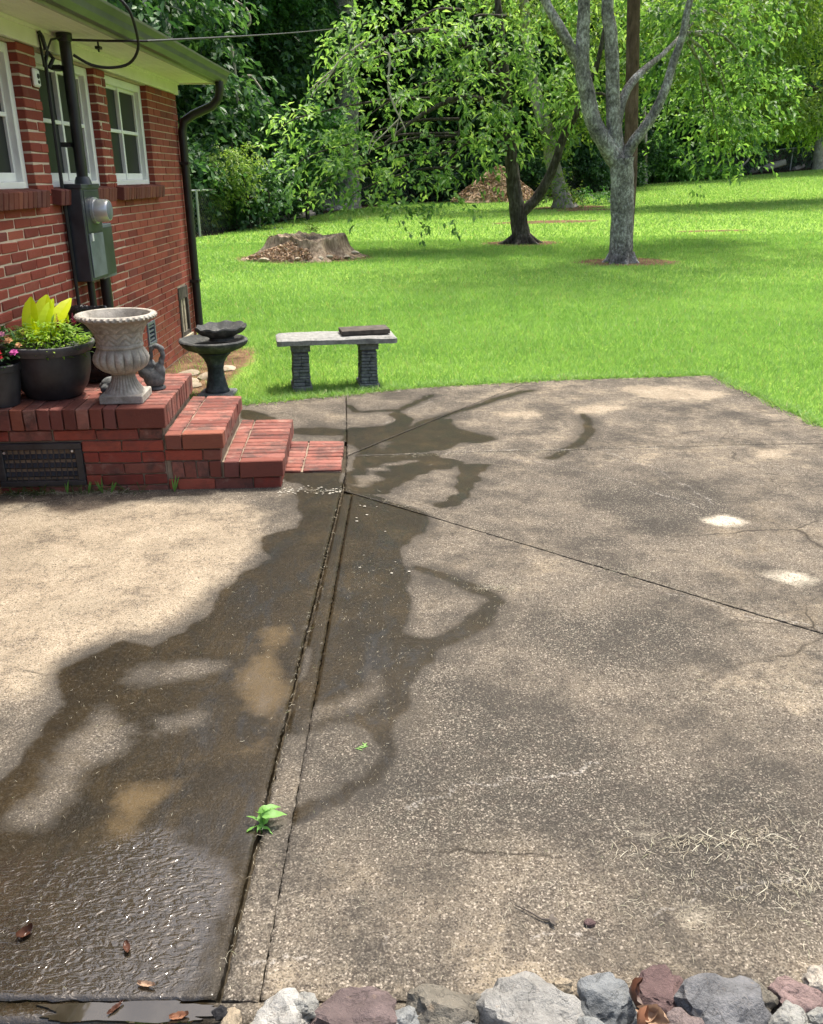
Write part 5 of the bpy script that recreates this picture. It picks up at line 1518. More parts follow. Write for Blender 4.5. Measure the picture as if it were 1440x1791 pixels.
# bright weeds by the fence
b = empty('pokeweed_clump', (12.6, 44.0, gz_(12.6, 44)), 0, 'bright green weeds growing up through the fence behind the forked tree', 'weeds')
link('foliage', crown_mesh('foliage', [((-.7, 0, 1.3), (.6, .4, .5)), ((-.2, -.2, .5), (1.0, .5, .35)), ((1.0, -.3, .35), (1.1, .5, .3)), ((2.2, -.2, .45), (.8, .5, .35)), ((-1.2, 0, .5), (.6, .5, .4)), ((-.9, 0, 1.9), (.4, .3, .3))], 14, 11, .4, .2, .12, .5, 511, .3), M['leaf_weed'], b)
b = empty('leafy_sprout', (6.1, 31.2, gz_(6.1, 31.2)), 0, 'low leafy sprouts on the lawn beside the pale trunk', 'plant')
link('foliage', crown_mesh('foliage', [((0, 0, .35), (.3, .25, .3)), ((.5, .1, .2), (.4, .3, .18)), ((-.5, 0, .15), (.4, .3, .12))], 20, 9, .3, .14, .05, .4, 512, .3), M['leaf_maple'], b)

# ================================================================ STUMP, MULCH PILE, FENCE
M['stump'] = m_bark('stump_wood', (.07, .05, .034), (.23, .17, .115), (.44, .35, .25), 7)
M['chips'] = m_plain('chips', (.24, .155, .10), (.43, .30, .195), 30, .95, .1, .6, 60, .01, 0, (.56, .43, .30))
zb = gz_(*STUMP)
st = empty('tree_stump', (STUMP[0], STUMP[1], zb), 0, 'wide old tree stump with flared roots and rotten chips on the lawn', 'stump')
def stfn(r, z, a):
    k = (1 - min(1, z / .45))
    lob = .16 * math.cos(a * 5 + .6) + .10 * math.cos(a * 3 + 2) + .07 * math.cos(a * 11) + .03 * math.cos(a * 23)
    return 1.08 * r * (1 + lob * (.3 + .9 * k)), .86 * z * (1 + (.10 * math.cos(a * 3 + .7) + .05 * math.cos(a * 13) + .04 * math.cos(a * 29)) * (z > .3))
MB().lathe([(.92, -.06), (.86, 0), (.76, .06), (.68, .14), (.63, .24), (.61, .36), (.60, .40), (.595, .415), (.54, .42), (.42, .40), (.2, .37), (.02, .36)], 90, stfn, (.1, 0, 0)).build('stump', M['stump'], st, smooth=True)
m = MB(); n_ = 26
V = [(0, 0, 0)]
def mound(name, cx, cy, rx, ry, h, mat, parent, seed, pw=1.3):
    nr, na = 16, 40
    V = []; F = []
    for i in range(nr + 1):
        s = i / nr
        for k in range(na):
            a = 2 * PI * k / na
            q = Vector((math.cos(a) * s * 2.2 + seed, math.sin(a) * s * 2.2, 0))
            z = h * max(0, 1 - s) ** pw * (1 + .3 * mnoise.noise(q * 2)) + .03 * h * mnoise.noise(q * 9) - .03 * s
            e = 1 + .14 * mnoise.noise(Vector((math.cos(a) * 2, math.sin(a) * 2, seed)))
            V.append((cx + math.cos(a) * s * rx * e, cy + math.sin(a) * s * ry * e, z))
    for i in range(nr):
        for k in range(na):
            k2 = (k + 1) % na
            F.append((i * na + k, i * na + k2, (i + 1) * na + k2, (i + 1) * na + k))
    return MB().add(V, F).build(name, mat, parent, smooth=True)
mound('chip_heap', -.15, -.50, .60, .36, .34, M['chips'], st, 3.0, 1.0)
def chip_scatter(n, cx, cy, rx, ry, hfun, size, mat, parent, name, seed):
    rg_ = np.random.default_rng(seed)
    a = rg_.uniform(0, 2 * PI, n); s = np.sqrt(rg_.random(n))
    X = cx + rx * s * np.cos(a); Y = cy + ry * s * np.sin(a); Z = hfun(s)
    d = norm(rg_.normal(0, 1, (n, 3)) * np.array([1, 1, .35])); u = norm(rg_.normal(0, 1, (n, 3)) + np.array([0, 0, 1.2])); e = norm(np.cross(d, u))
    L_ = size * rg_.uniform(.4, 1.4, (n, 1)); w_ = L_ * rg_.uniform(.25, .6, (n, 1)); P = np.stack([X, Y, Z], -1); th_ = np.cross(d, e) * L_ * .12
    V = np.stack([P - d * L_ / 2 - e * w_ / 2 + th_, P + d * L_ / 2 - e * w_ / 2, P + d * L_ / 2 + e * w_ / 2 + th_, P - d * L_ / 2 + e * w_ / 2], 1).reshape(-1, 3)
    k = np.arange(n)[:, None] * 4
    F = np.concatenate([k + np.array([0, 1, 2]), k + np.array([0, 2, 3])], 0)
    o = link(name, np_mesh(name, V, F), mat, parent); o['kind'] = 'stuff'; return o
t = NT('chip_bits'); M['chip_bits'] = t.done(t.princ(t.ramp(t.island(), [(0, (.19, .115, .07)), (.4, (.38, .26, .165)), (.75, (.50, .37, .245)), (1, (.58, .48, .36))]), .9, .1))
chip_scatter(2200, -.1, -.56, .85, .38, lambda s: .30 * (1 - s) + .02, .05, M['chip_bits'], st, 'wood_chips', 9)
for i, (x, y, z, sx) in enumerate(((-.55, -.95, .03, .10), (.02, -.92, .05, .07), (.42, -.85, .04, .12), (.55, -.80, .07, .09), (.85, -.55, .05, .08), (-.1, -.42, .40, .06), (.98, -.35, .10, .09))):
    link('wood_chunk', rock_mesh('wood_chunk', 70 + i, (sx, sx * .5, sx * .4), 8, 2), M['old_wood'], st, (x, y, z), (0, 0, i))
m = MB(); rg = random.Random(8)
for i in range(70):
    a = rg.uniform(0, 6.28); r_ = rg.uniform(0, .13)
    strip_leaf(m, (.15 + r_ * math.cos(a), .1 + r_ * math.sin(a), .42 + rg.uniform(0, .16)), (math.cos(a), math.sin(a), rg.uniform(.1, 1)), (0, 0, 1), .11, .035, .4, 3)
m.build('sprouts', M['leaf_lime'], st)
m = MB()
for i in range(50):
    a = rg.uniform(0, 6.28); r_ = rg.uniform(0, .18)
    strip_leaf(m, (-.5 + r_ * math.cos(a), -.15 + r_ * math.sin(a), .30 + rg.uniform(0, .16)), (math.cos(a), math.sin(a), rg.uniform(.1, 1)), (0, 0, 1), .09, .025, .4, 3)
m.build('sprouts', M['leaf_lime'], st)

zb = gz_(3.35, 35.6)
mp = empty('mulch_pile', (3.35, 35.6, zb), 0, 'heap of reddish brown mulch at the back of the lawn', 'mulch pile')
mound('heap', 0, 0, 1.85, 1.2, 1.25, M['chips'], mp, 5.5, .95)
chip_scatter(3500, 0, -.05, 1.8, 1.15, lambda s: 1.27 * np.maximum(0, 1 - s) ** .95 + .03, .10, M['chip_bits'], mp, 'wood_chips', 12)

M['galv'] = m_plain('galv', (.28, .29, .29), (.45, .46, .46), 8, .45, .5, 0, 40, .002, .5)
FP = [(-9.5, 20.3), (-5.15, 21.9), (-4.35, 25.9), (-3.3, 31.0), (-2.9, 36.2), (.5, 38.2), (3.2, 37.6), (6.0, 37.8), (8.6, 40.4), (11.2, 43.9), (13.9, 45.2), (16.6, 46.3), (19.4, 47.3), (22.4, 48.4), (26, 49.8)]
fe = empty('chain_link_fence', (FP[0][0], FP[0][1], 0), 0, 'low galvanised chain-link fence along the edge of the wood', 'fence')
O = Vector(fe.location)
FH = 1.05
for (x, y) in FP:
    z = gz_(x, y)
    MB().tube([Vector((x, y, z - .2)) - O, Vector((x, y, z + FH + .03)) - O], .03, 8).build('post', M['galv'], fe, smooth=True)
wires = []
for (a, b) in zip(FP[:-1], FP[1:]):
    za, zb_ = gz_(*a), gz_(*b)
    pa = Vector((*a, za + FH)) - O; pb = Vector((*b, zb_ + FH)) - O
    MB().tube([pa, (pa + pb) / 2 - Vector((0, 0, .02)), pb], .021, 8).build('top_rail', M['galv'], fe, smooth=True)
    L_ = (pb - pa).length; n = int(L_ / .11); d = (pb - pa) / n
    m = MB(); w2 = Vector((0, 0, .0025))
    for i in range(-9, n):
        for dr in (1, -1):
            q0 = pa + d * i; q1 = pa + d * (i + 9)
            z0, z1 = (-FH + .02, 0) if dr > 0 else (0, -FH + .02)
            t0 = max(0, (-i) / 9) if i < 0 else 0; t1 = min(1, (n - i) / 9)
            A0 = q0.lerp(q1, t0) + Vector((0, 0, z0 + (z1 - z0) * t0)); A1 = q0.lerp(q1, t1) + Vector((0, 0, z0 + (z1 - z0) * t1))
            m.add([A0 - w2, A0 + w2, A1 + w2, A1 - w2], [(0, 1, 2, 3)])
    me = m.mesh('mesh_panel', fix=False)
    o = link('mesh_panel', me, M['galv'], fe)
# leaning grey post and the far pale trunk, log and brush by the fence
o = MB().tube([(11.0, 43.2, gz_(11, 43) - .2), (10.75, 43.2, 3.4), (10.5, 43.3, 5.4)], [.13, .11, .05], 8, True, .1).build('leaning_post', M['dead_twig'], smooth=True)
tag(o, 'leaning bare grey snag at the fence behind the forked tree', 'snag')
tree('pale_edge_tree', (20.6, 46.8, gz_(20.6, 46.8)), [([(20.6, 46.8, gz_(20.6, 46.8) - .1), (20.5, 46.8, 3.5), (20.3, 46.8, 7), (20.2, 46.8, 11)], [.32, .25, .22, .1])], [((20, 46.8, 8.5), (2.6, 2.2, 1.4)), ((21, 46.8, 10.5), (2.6, 2.2, 1.4))], 'slim pale trunk at the fence by the log pile', M['bark_pale'], M['leaf_wood'], None, 7, 10, .6, .22, .12, .6, 71)
lp_ = empty('brush_pile', (19.3, 48.0, gz_(19.3, 48)), 0, 'pile of brown logs and brush beside the fence', 'brush pile')
rg = random.Random(12)
for i in range(14):
    x = rg.uniform(-.9, .9); z = rg.uniform(.1, 1.5) * (1 - abs(x) * .5); a = rg.uniform(-.5, .5)
    MB().tube([(x - .35 * math.cos(a), -.3 + rg.uniform(-.2, .2), z - .35 * math.sin(a)), (x + .35 * math.cos(a), .1, z + .35 * math.sin(a))], rg.uniform(.07, .15), 8).build('log', M['pole_wood'] if i % 3 else M['dead_twig'], lp_, smooth=True)
o = MB().tube([(17.2, 46.9, gz_(17.2, 46.9) + .1), (18.0, 46.7, gz_(18, 46.7) + .25), (18.8, 46.5, gz_(18.8, 46.5) + .45)], [.13, .16, .14], 8, True, .1).build('fallen_log', M['dead_twig'], smooth=True)
tag(o, 'pale fallen log leaning against the brush pile', 'log')
m = limbs([([(13.6, 46.0, 2.0), (14.6, 45.8, 1.75), (15.6, 45.8, 1.65), (16.6, 45.8, 2.1), (17.0, 45.9, 3.4)], [.03, .04, .045, .05, .04]), ([(14.6, 45.8, 2.5), (15.2, 45.8, 1.9), (15.6, 45.8, 1.6)], [.03, .035, .04])], 6)
o = m.build('fallen_branch', M['dead_twig'], smooth=True); tag(o, 'long bent grey branch lying against the far fence', 'branch')
pts = [(-3.6, 32.2), (-3.0, 33.0), (-2.4, 33.6)]
o = MB().tube([(x, y, gz_(x, y) + .07) for x, y in [(-4.05, 28.3), (-3.6, 29.6), (-3.35, 30.6)]], [.06, .11, .10], 8, True, .15).build('log_edge', M['dead_twig'], smooth=True)
o.name = 'grey_log'; tag(o, 'weathered grey log lying at the lawn edge by the tall grey trunk', 'log')

# ================================================================ STONE BORDER
def m_rock(name, c, var=.35):
    t = NT(name)
    v = t.objco()
    a = t.noise(22, 8, .7); b = t.noise(150, 4, .65); c2 = tuple(min(1, x * (1 + var)) for x in c); c0 = tuple(x * (1 - var) for x in c)
    col = t.ramp(a, [(.32, c0), (.5, c), (.68, c2)])
    col = t.mix(t.rng(b, .58, .72, 0, .4), col, tuple(min(1, x * 1.6) for x in c))
    col = t.mix(t.rng(t.noise(40, 5, .7), .6, .75, 0, .35), col, (.30, .22, .14))
    vein = t.math('ABSOLUTE', t.math('SUBTRACT', t.noise(11, 6, .6, None, .8), .5))
    col = t.mix(t.rng(vein, .0, .014, .7, 0), col, tuple(x * .25 for x in c))
    col = t.mix(t.rng(t.noise(6, 5, .65), .5, .7, 0, .4), col, tuple(x * .45 for x in c))
    return t.done(t.princ(col, .88, .25, t.bump(t.math('ADD', b, t.math('MULTIPLY', a, 2.5)), .75, .010)))
RC = dict(buff=(.42, .35, .25), white=(.52, .51, .47), pale=(.36, .36, .33), purple=(.19, .145, .14), greybrown=(.23, .21, .17), bluepale=(.31, .325, .32), grey=(.24, .235, .225),
          lightgrey=(.36, .355, .33), blue=(.23, .245, .25), maroon=(.19, .125, .12), slate=(.205, .208, .215), pink=(.30, .215, .20), buffwhite=(.55, .50, .42), pinkgrey=(.26, .21, .20), black=(.03, .03, .033))
RM = {k: m_rock('rock_' + k, tuple(x * .62 for x in v)) for k, v in RC.items()}
ROCKS = [
    (-0.333, 1.115, 0.017, 0.033, 0.033, 0.023, 'buff', 4, 'small buff rounded rock at the end of the stone row beside the joint'),
    (-0.246, 1.126, 0.004, 0.069, 0.062, 0.048, 'white', 5, 'whitish rounded rock with a dark hollow underneath, beside the purple rock'),
    (-0.205, 1.159, 0.018, 0.032, 0.026, 0.022, 'pale', 5, 'pale grey rock tucked behind the whitish rock'),
    (-0.096, 1.145, -0.008, 0.099, 0.08, 0.069, 'purple', 6, 'large flat purple-brown rock in the border stone row'),
    (0.069, 1.151, -0.001, 0.081, 0.061, 0.057, 'greybrown', 5, 'grey-brown oblong rock between the purple and the big pale rocks'),
    (-0.016, 1.124, 0.016, 0.038, 0.03, 0.026, 'bluepale', 7, 'small pale blue-grey wedge rock in front of the purple rock'),
    (0.096, 1.105, 0.019, 0.028, 0.023, 0.02, 'grey', 5, 'small grey rock in front of the grey-brown oblong rock'),
    (0.214, 1.145, -0.012, 0.11, 0.082, 0.076, 'lightgrey', 5, 'largest smooth light grey rock in the border stone row'),
    (0.366, 1.176, 0.008, 0.058, 0.053, 0.041, 'blue', 9, 'angular blue-grey rock next to the big light grey one'),
    (0.332, 1.102, 0.008, 0.057, 0.046, 0.04, 'bluepale', 6, 'pale blue-grey rock below the angular blue-grey rock'),
    (0.477, 1.192, 0.007, 0.06, 0.054, 0.042, 'maroon', 8, 'maroon rock behind the dry curled leaves'),
    (0.43, 1.126, 0.017, 0.034, 0.028, 0.024, 'bluepale', 8, 'small pointed pale grey rock among the dry leaves'),
    (0.595, 1.147, -0.008, 0.1, 0.08, 0.069, 'slate', 8, 'large angular slate-grey rock in the border stone row'),
    (0.545, 1.179, 0.014, 0.041, 0.029, 0.029, 'greybrown', 5, 'dull grey-brown rock behind the slate-grey rock'),
    (0.657, 1.177, 0.016, 0.035, 0.025, 0.025, 'greybrown', 5, 'brown-grey rock showing behind the slate-grey rock toward the pink one'),
    (0.729, 1.17, 0.009, 0.055, 0.046, 0.038, 'pink', 7, 'dusty pink rock near the end of the stone row'),
    (0.804, 1.204, 0.012, 0.048, 0.043, 0.034, 'buffwhite', 4, 'cream rounded boulder at the end of the stone row'),
    (0.694, 1.126, 0.014, 0.043, 0.035, 0.03, 'pale', 5, 'pale grey-green flat rock below the dusty pink rock'),
    (0.502, 1.108, 0.009, 0.054, 0.043, 0.038, 'pinkgrey', 6, 'pinkish grey rock in front of the slate-grey rock'),
    (0.759, 1.135, 0.018, 0.032, 0.025, 0.022, 'pale', 5, 'small pale rock below the cream boulder'),
    (0.737, 1.097, 0.006, 0.063, 0.05, 0.043, 'lightgrey', 5, 'flat light grey rock at the lower end of the stone row'),
    (-0.349, 1.137, 0.023, 0.02, 0.016, 0.014, 'black', 5, 'little black stone beside the end of the joint'),
    (0.143, 1.164, 0.017, 0.035, 0.025, 0.024, 'greybrown', 5, 'brownish rock wedged behind the big light grey rock'),
    (0.29, 1.196, 0.021, 0.024, 0.019, 0.017, 'buff', 5, 'tiny cream pebble behind the angular blue-grey rock'),
]
for i, (x, y, z, sx, sy, sz, c, fc, lab_) in enumerate(ROCKS):
    rgk = random.Random(900 + i)
    me = rock_mesh('border_rock', 300 + i * 3, (sx, sy, sz), fc + 3, 4, .30, .52)
    o = link('border_rock', me, RM[c], None, (x, y, z), (rgk.uniform(-.15, .15), rgk.uniform(-.12, .12), rgk.uniform(-.25, .25)))
    tag(o, lab_, 'rock')
# soil bed with gravel under the stones
V = []; F = []
nx_, ny_ = 120, 14
for j in range(ny_ + 1):
    for i in range(nx_ + 1):
        x = -2.2 + 5.4 * i / nx_; y = .45 + (1.168 - .45) * j / ny_
        V.append((x, y, -.075 + .02 * mnoise.noise(Vector((x * 6, y * 6, 1))) + .008 * mnoise.noise(Vector((x * 30, y * 30, 4)))))
for j in range(ny_):
    for i in range(nx_):
        a = j * (nx_ + 1) + i
        F.append((a, a + 1, a + nx_ + 2, a + nx_ + 1))
M['bed'] = m_plain('bed_soil', (.05, .038, .028), (.15, .115, .085), 35, .95, .1, .8, 90, .01)
bedo = MB().add(V, F).build('soil_bed', M['bed'], smooth=True)
tag(bedo, 'dark soil bed under the border stones', 'soil', kind='structure')
chip_scatter(900, .3, 1.05, 1.5, .12, lambda s: -.06 + .03 * RNG.random(len(s)), .022, M['chip_bits'], None, 'leaf_litter', 33)
o = bpy.data.objects['leaf_litter']; tag(o, 'small dry leaf bits and wood flakes between the border stones', 'litter', kind='stuff')
# concrete kerb lip in front of the slabs
lip = slab([(-2.03, 1.130), (2.9, 1.155), (2.9, 1.184), (-2.03, 1.1835)], .014, patio, M['concrete'], .05, -.0035, 'kerb_lip')

# ================================================================ CLIPPINGS, WEEDS, LEAVES
def blades_flat(X, Y, L, wd, z, rg_, lift=.006):
    n = len(X)
    a = rg_.uniform(0, PI * 2, n); cv = rg_.normal(0, .35, n)
    P = []
    for k, s in enumerate((-.5, 0, .5)):
        an = a + cv * s
        x = X + np.cos(an) * L * s; y = Y + np.sin(an) * L * s
        w_ = wd * (1.0 if k == 1 else .5)
        zz = z + rg_.random(n) * lift * (1 if k != 1 else 1.6)
        P.append(np.stack([x - np.sin(an) * w_ / 2, y + np.cos(an) * w_ / 2, zz], -1)); P.append(np.stack([x + np.sin(an) * w_ / 2, y - np.cos(an) * w_ / 2, zz + wd * .4], -1))
    V = np.stack(P, 1).reshape(-1, 3)
    o = np.arange(n)[:, None] * 6
    F = np.concatenate([o + np.array([0, 1, 3]), o + np.array([0, 3, 2]), o + np.array([2, 3, 5]), o + np.array([2, 5, 4])], 0)
    return V, F
rgs = np.random.default_rng(5)
XX = []; YY = []; LL = []
def clip(n, x0, x1, y0, y1, l0, l1, cluster=0):
    x = rgs.uniform(x0, x1, n); y = rgs.uniform(y0, y1, n)
    if cluster:
        f_ = .5 + .5 * np.sin(x * 9 + 2 * np.sin(y * 7)) * np.sin(y * 11 + 1.5 * np.sin(x * 6)); k = rgs.random(n) < f_ ** cluster; x, y = x[k], y[k]
    XX.append(x); YY.append(y); LL.append(rgs.uniform(l0, l1, len(x)))
def gclip(n, cx, cy, sx, sy, l0, l1, rot=0):
    a = rgs.normal(0, sx, n); b = rgs.normal(0, sy, n)
    XX.append(cx + a * math.cos(rot) - b * math.sin(rot)); YY.append(cy + a * math.sin(rot) + b * math.cos(rot)); LL.append(rgs.uniform(l0, l1, n))
clip(6500, -.25, 1.9, 1.2, 3.2, .004, .016)
clip(1600, .1, 2.5, 2.6, 6.4, .008, .03, 1)
clip(500, -1.3, -.3, 1.2, 3.0, .005, .02)
gclip(620, .85, 1.56, .24, .10, .008, .035, .15); gclip(160, .70, 1.60, .12, .02, .02, .06, .1); gclip(140, .95, 1.48, .12, .02, .02, .06, .15)
gclip(260, .62, 1.40, .20, .06, .010, .035)
gclip(120, 1.02, 1.40, .18, .06, .015, .045)
gclip(260, 1.1, 2.25, .18, .05, .012, .035, .1)
gclip(150, 1.25, 1.95, .1, .04, .02, .04)
gclip(420, .62, 4.66, .22, .03, .012, .03, .05); gclip(220, 1.6, 4.775, .5, .012, .01, .03, .087)       # along the far crack
gclip(200, .05, 4.60, .14, .02, .012, .03, .05)
gclip(260, .32, 2.93, .05, .018, .012, .025)
gclip(160, .88, 3.07, .05, .03, .012, .03)
for s in np.linspace(0, 1, 26):                           # along the diagonal joint
    gclip(int(10 + 26 * rgs.random()), -.2 + 1.9 * s, 3.93 - 1.565 * s, .03, .010, .01, .025, -.69)
for s in np.linspace(0, 1, 22):
    gclip(int(3 + 8 * rgs.random()), -.365 + .02 * s, 1.3 + 2.6 * s, .008, .05, .01, .03)
E2 = [(-1.2, 5.70), (-.49, 5.99), (0, 6.20), (1.24, 6.49), (2.34, 6.63), (2.55, 5.21), (2.9, 2.7)]
for (a, b) in zip(E2[:-1], E2[1:]):
    for s in np.linspace(0, 1, 12):
        gclip(26, a[0] + (b[0] - a[0]) * s, a[1] + (b[1] - a[1]) * s, .05, .02, .015, .05)
gclip(300, -1.75, 3.99, .25, .02, .02, .06)
gclip(90, -.42, 4.02, .1, .02, .01, .03); gclip(60, -.62, 4.05, .05, .02, .01, .03)
X = np.concatenate(XX); Y = np.concatenate(YY); L_ = np.concatenate(LL)
L_ = L_ * .72
V, F = blades_flat(X, Y, L_, np.clip(L_ * .04, .0007, .0014), .0022, rgs)
t = NT('straw'); M['straw'] = t.done(t.princ(t.ramp(t.island(), [(0, (.12, .10, .065)), (.35, (.24, .21, .15)), (.7, (.36, .33, .25)), (.92, (.42, .40, .31)), (1, (.18, .20, .10))]), .7, .25))
o = link('grass_clippings', np_mesh('grass_clippings', V, F), M['straw'])
tag(o, 'dry straw-coloured grass clippings strewn over the patio', 'clippings', kind='stuff')

# white flecks of foam where the streams meet
rf = np.random.default_rng(8)
M['foam'] = m_plain('foam', (.30, .28, .23), (.38, .36, .31), 40, .6, .4, 0)
n = 90
fx = np.concatenate([rf.normal(-.40, .03, 40), rf.normal(-.60, .04, 35), rf.uniform(-.30, 0, 15)]); fy = np.concatenate([rf.normal(4.02, .03, 40), rf.normal(4.02, .03, 35), rf.uniform(3.0, 3.9, 15)])
sz = rf.uniform(.0012, .005, n)
ang = np.arange(6) * PI / 3
V = np.stack([fx[:, None] + np.cos(ang) * sz[:, None] * 1.6, fy[:, None] + np.sin(ang) * sz[:, None], np.full((n, 6), .0035)], -1).reshape(-1, 3)
k = np.arange(n)[:, None] * 6
F = np.concatenate([k + np.array([0, i, i + 1]) for i in range(1, 5)], 0)
o = link('foam_flecks', np_mesh('foam_flecks', V, F), M['foam']); tag(o, 'pale foam flecks floating on the run-off at the joint', 'foam', kind='stuff')

# the bright weed growing from the joint
wd_ = empty('joint_weed', (-.364, 1.66, -.006), 0, 'small bright green weed growing out of the patio joint', 'weed')
specs = [((.75, .45, .55), .075, .032, .6), ((.95, .1, .5), .080, .030, .7), ((-.2, .2, 1), .04, .013, .5), ((.2, .4, 1.0), .045, .015, .4), ((-.8, .35, .7), .045, .009, .7), ((-.9, -.35, .4), .04, .011, .8), ((.85, -.45, .3), .05, .010, .5), ((-.45, -.8, .4), .03, .012, .6),
         ((.3, -.9, .35), .04, .012, .4), ((.05, .1, 1), .07, .014, .1), ((-.5, .7, .6), .045, .014, .4), ((.5, .8, .5), .05, .016, .4)]
for i, (d, L0, w0_, bnd) in enumerate(specs):
    m = MB(); h0 = .035 if i in (0, 1) else (.022 if i in (2, 3, 4) else .008)
    strip_leaf(m, (rg.uniform(-.008, .008), rg.uniform(-.008, .008), h0), d, (rg.uniform(-.5, .5), rg.uniform(-.5, .5), 1), L0 * rg.uniform(.55, .8), w0_ * .8, bnd, 9, .22)
    m.v = [tuple(Vector(p_) + Vector((mnoise.noise(Vector(p_) * 70), mnoise.noise(Vector(p_) * 70 + Vector((5, 0, 0))), mnoise.noise(Vector(p_) * 70 + Vector((0, 7, 0))))) * .004) for p_ in m.v]
    m.build('leaf', M['leaf_weed'], wd_, smooth=True)
m = MB(); m.tube([(0, 0, -.02), (.0, .002, .02), (.008, .004, .042)], [.004, .0035, .002], 6); m.build('stem', M['leaf_weed'], wd_)
o = MB()
for i in range(6): strip_leaf(o, (-.155 + .006 * i, 1.955 + .004 * (i % 3), .003), (math.cos(i * .5 - .6), math.sin(i * .5 - .6) * .5, .12), (0, 0, 1), .022, .004, .2, 3)
o = o.build('grass_tuft', M['leaf_weed']); tag(o, 'tiny green grass sprig lying on the concrete beyond the weed', 'grass sprig')

# weeds along the foot of the stoop front
sw = empty('stoop_weeds', (-1.65, 4.0, 0), SA, 'straggly green and dry weeds at the foot of the stoop below its vent', 'weeds')
m = MB(); rg = random.Random(4)
for i in range(150):
    x = rg.uniform(-.34, .32) if rg.random() < .7 else rg.uniform(-.36, -.15); a = rg.uniform(0, 6.28)
    strip_leaf(m, (x, rg.uniform(-.035, .0), .0), (math.cos(a) * .8, math.sin(a) * .5 - .1, rg.uniform(.2, 1.4)), (0, 0, 1), rg.uniform(.03, .10), .0045, .5, 4)
m.build('blades', M['leaf_olive'], sw)
m = MB()
for (x, h, lx) in ((.47, .10, .015), (.12, .085, -.02), (.16, .07, .03), (-.05, .08, .01), (.05, .07, .02)):
    for k in range(3): strip_leaf(m, (x, -.02, 0), (lx * 10 + rg.uniform(-.3, .3), rg.uniform(-.2, .1), 1), (0, -1, 0), h * rg.uniform(.7, 1), .008, .15, 5)
m.build('tall_blades', M['leaf_weed'], sw)
m = MB()
for i in range(160):
    x = rg.uniform(-.36, .25); a = rg.uniform(0, 6.28)
    strip_leaf(m, (x, rg.uniform(-.05, .0), .003), (math.cos(a), math.sin(a) * .6, rg.uniform(.0, .5)), (0, 0, 1), rg.uniform(.03, .07), .003, .3, 3)
m.build('dry_blades', M['straw'], sw)

# little dark plant by the downspout, twig, pebble, fallen leaves
dp_ = empty('dark_weed', (-1.72, 8.15, -.03), 0, 'dark green tufted weed at the foot of the downspout', 'weed')
m = MB()
for i in range(60):
    a = rg.uniform(0, 6.28); strip_leaf(m, (rg.uniform(-.1, .15), rg.uniform(-.08, .08), 0), (math.cos(a), math.sin(a), rg.uniform(.5, 1.6)), (0, 0, 1), rg.uniform(.08, .16), .014, .5, 4)
m.build('blades', M['leaf_olive'], dp_)
m = MB(); m.tube([(.222, 1.41, .006), (.25, 1.39, .008), (.275, 1.372, .006), (.292, 1.367, .008)], [.0012, .0016, .002, .004], 6)
for a in (0, 1, 2): strip_leaf(m, (.292, 1.367, .008), (math.cos(a - 1), math.sin(a - 1), .3), (0, 0, 1), .018, .010, .2, 3)
o = m.build('dark_twig', M['dark_wood']); tag(o, 'thin dark twig with a shrivelled tip on the patio', 'twig')
o = link('purple_pebble', rock_mesh('purple_pebble', 88, (.013, .010, .008), 7, 2), RM['maroon'], None, (.375, 1.362, .006)); tag(o, 'small purplish pebble on the patio near the dark twig', 'pebble')
M['dead_leaf'] = flat_mat('dead_leaf', (.24, .11, .06), .7, .15); M['dead_leaf_pale'] = flat_mat('dead_leaf_pale', (.36, .24, .16), .7, .2); M['wet_leaf'] = flat_mat('wet_leaf', (.07, .03, .018), .35, .05)
def dead_leaf(p, L0, w0_, rz, mat, label, curl=.7, tilt=.3):
    m = MB(); V = []; F = []
    n1_, n2_ = 9, 6
    for i in range(n1_ + 1):
        s = i / n1_; ww = w0_ * math.sin(PI * (.06 + .92 * s)) ** .7
        for j in range(n2_ + 1):
            q = j / n2_ - .5
            V.append(((s - .5) * L0, q * ww, curl * w0_ * (4 * q * q * .55 + .45 * (2 * s - 1) ** 2) + .004 * mnoise.noise(Vector((s * 6, q * 6, L0 * 99)))))
    for i in range(n1_):
        for j in range(n2_):
            a = i * (n2_ + 1) + j; F.append((a, a + 1, a + n2_ + 2, a + n2_ + 1))
    o = m.add(V, F).build('dead_leaf', mat, smooth=True); o.location = p; o.rotation_euler = (tilt, -tilt * .6, rz); tag(o, label, 'dead leaf')
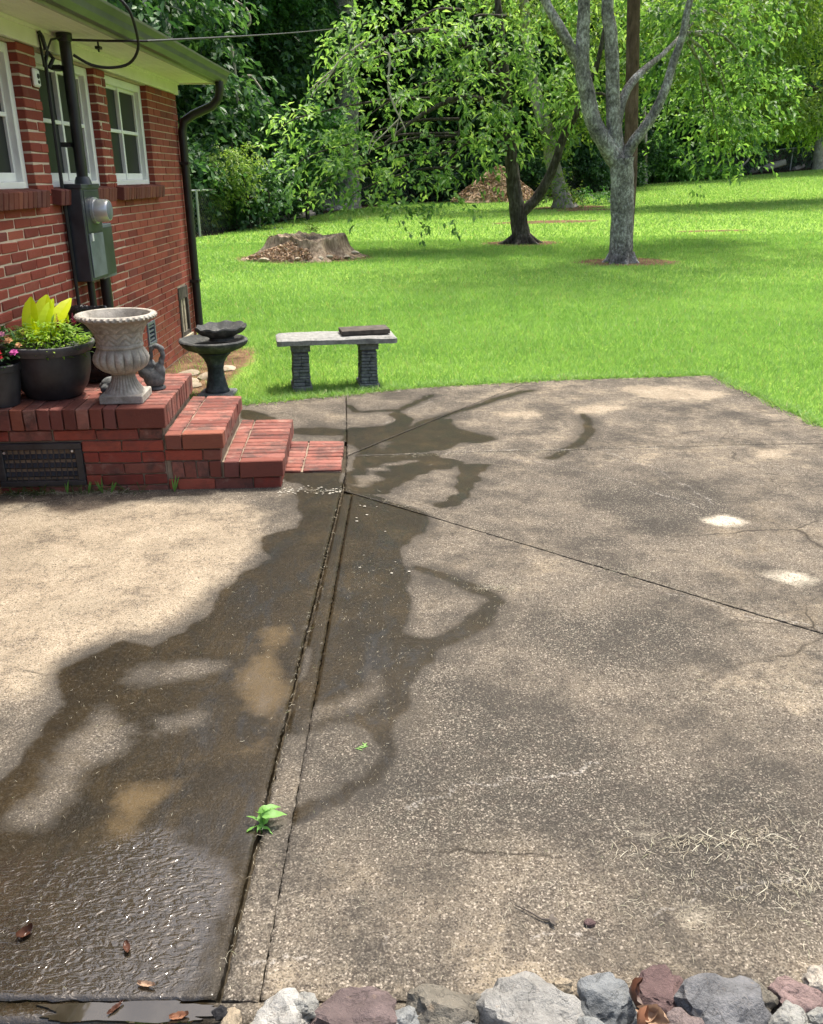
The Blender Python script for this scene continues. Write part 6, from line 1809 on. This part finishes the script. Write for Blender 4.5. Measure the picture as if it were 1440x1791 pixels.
dead_leaf((.405, 1.085, .055), .055, .032, 1.9, M['dead_leaf'], 'reddish curled dead leaf wedged below the angular blue-grey rock', 1.0, .9)
dead_leaf((.447, 1.098, .062), .065, .034, 2.2, M['dead_leaf_pale'], 'pale peach curled dead leaf standing against the maroon rock', .9, -.8)
dead_leaf((.425, 1.11, .05), .045, .025, .4, M['dead_leaf_pale'], 'small crumpled tan leaf between the dry leaves at the maroon rock', 1.2, .3)
dead_leaf((.409, 1.165, .045), .05, .022, 1.5, M['wet_leaf'], 'dark red shrivelled leaf sprig beside the maroon rock', 1.2, 1.1)
dead_leaf((-.435, 1.148, .003), .036, .015, .2, M['dead_leaf'], 'pinkish brown wet leaf at the front edge of the patio', .5, .1)
dead_leaf((-.515, 1.215, .004), .038, .012, -.2, M['dead_leaf_pale'], 'tan leaf scrap lying in the water film near the patio edge', .6, .15)
dead_leaf((-.80, 1.335, .004), .035, .022, .8, M['wet_leaf'], 'dark red wet leaf in the brown puddle', .8, .2)
dead_leaf((-.56, 1.165, .004), .035, .010, .9, M['wet_leaf'], 'small dark leaf lying in the grey puddle at the kerb', .4, .1)
dead_leaf((-.58, 1.30, .005), .03, .014, 2.0, M['wet_leaf'], 'small dark leaf scrap in the rippling water film', .5, .1)

# still puddle lying on the kerb lip
t = NT('puddle_water')
M['puddle'] = t.done(t.princ(t.ramp(t.noise(9, 4), [(.4, (.018, .015, .010)), (.6, (.035, .03, .022))]), .03, .9, t.bump(t.noise(16, 2, .5), .08, .004)))
pp = []
for i in range(60):
    a_ = 2 * PI * i / 60
    rr = 1 + .10 * math.sin(a_ * 5 + 1) + .07 * math.sin(a_ * 9 + 2) + .05 * math.sin(a_ * 17)
    pp.append((-.53 + .165 * math.copysign(abs(math.cos(a_)) ** .75, math.cos(a_)) * rr, 1.160 + .021 * math.copysign(abs(math.sin(a_)) ** .6, math.sin(a_)) * rr))
pw = MB().extrude(pp, 'z', -.006, .0012).build('puddle', M['puddle'])
tag(pw, 'still grey puddle reflecting the sky at the front edge of the patio', 'puddle', kind='structure')
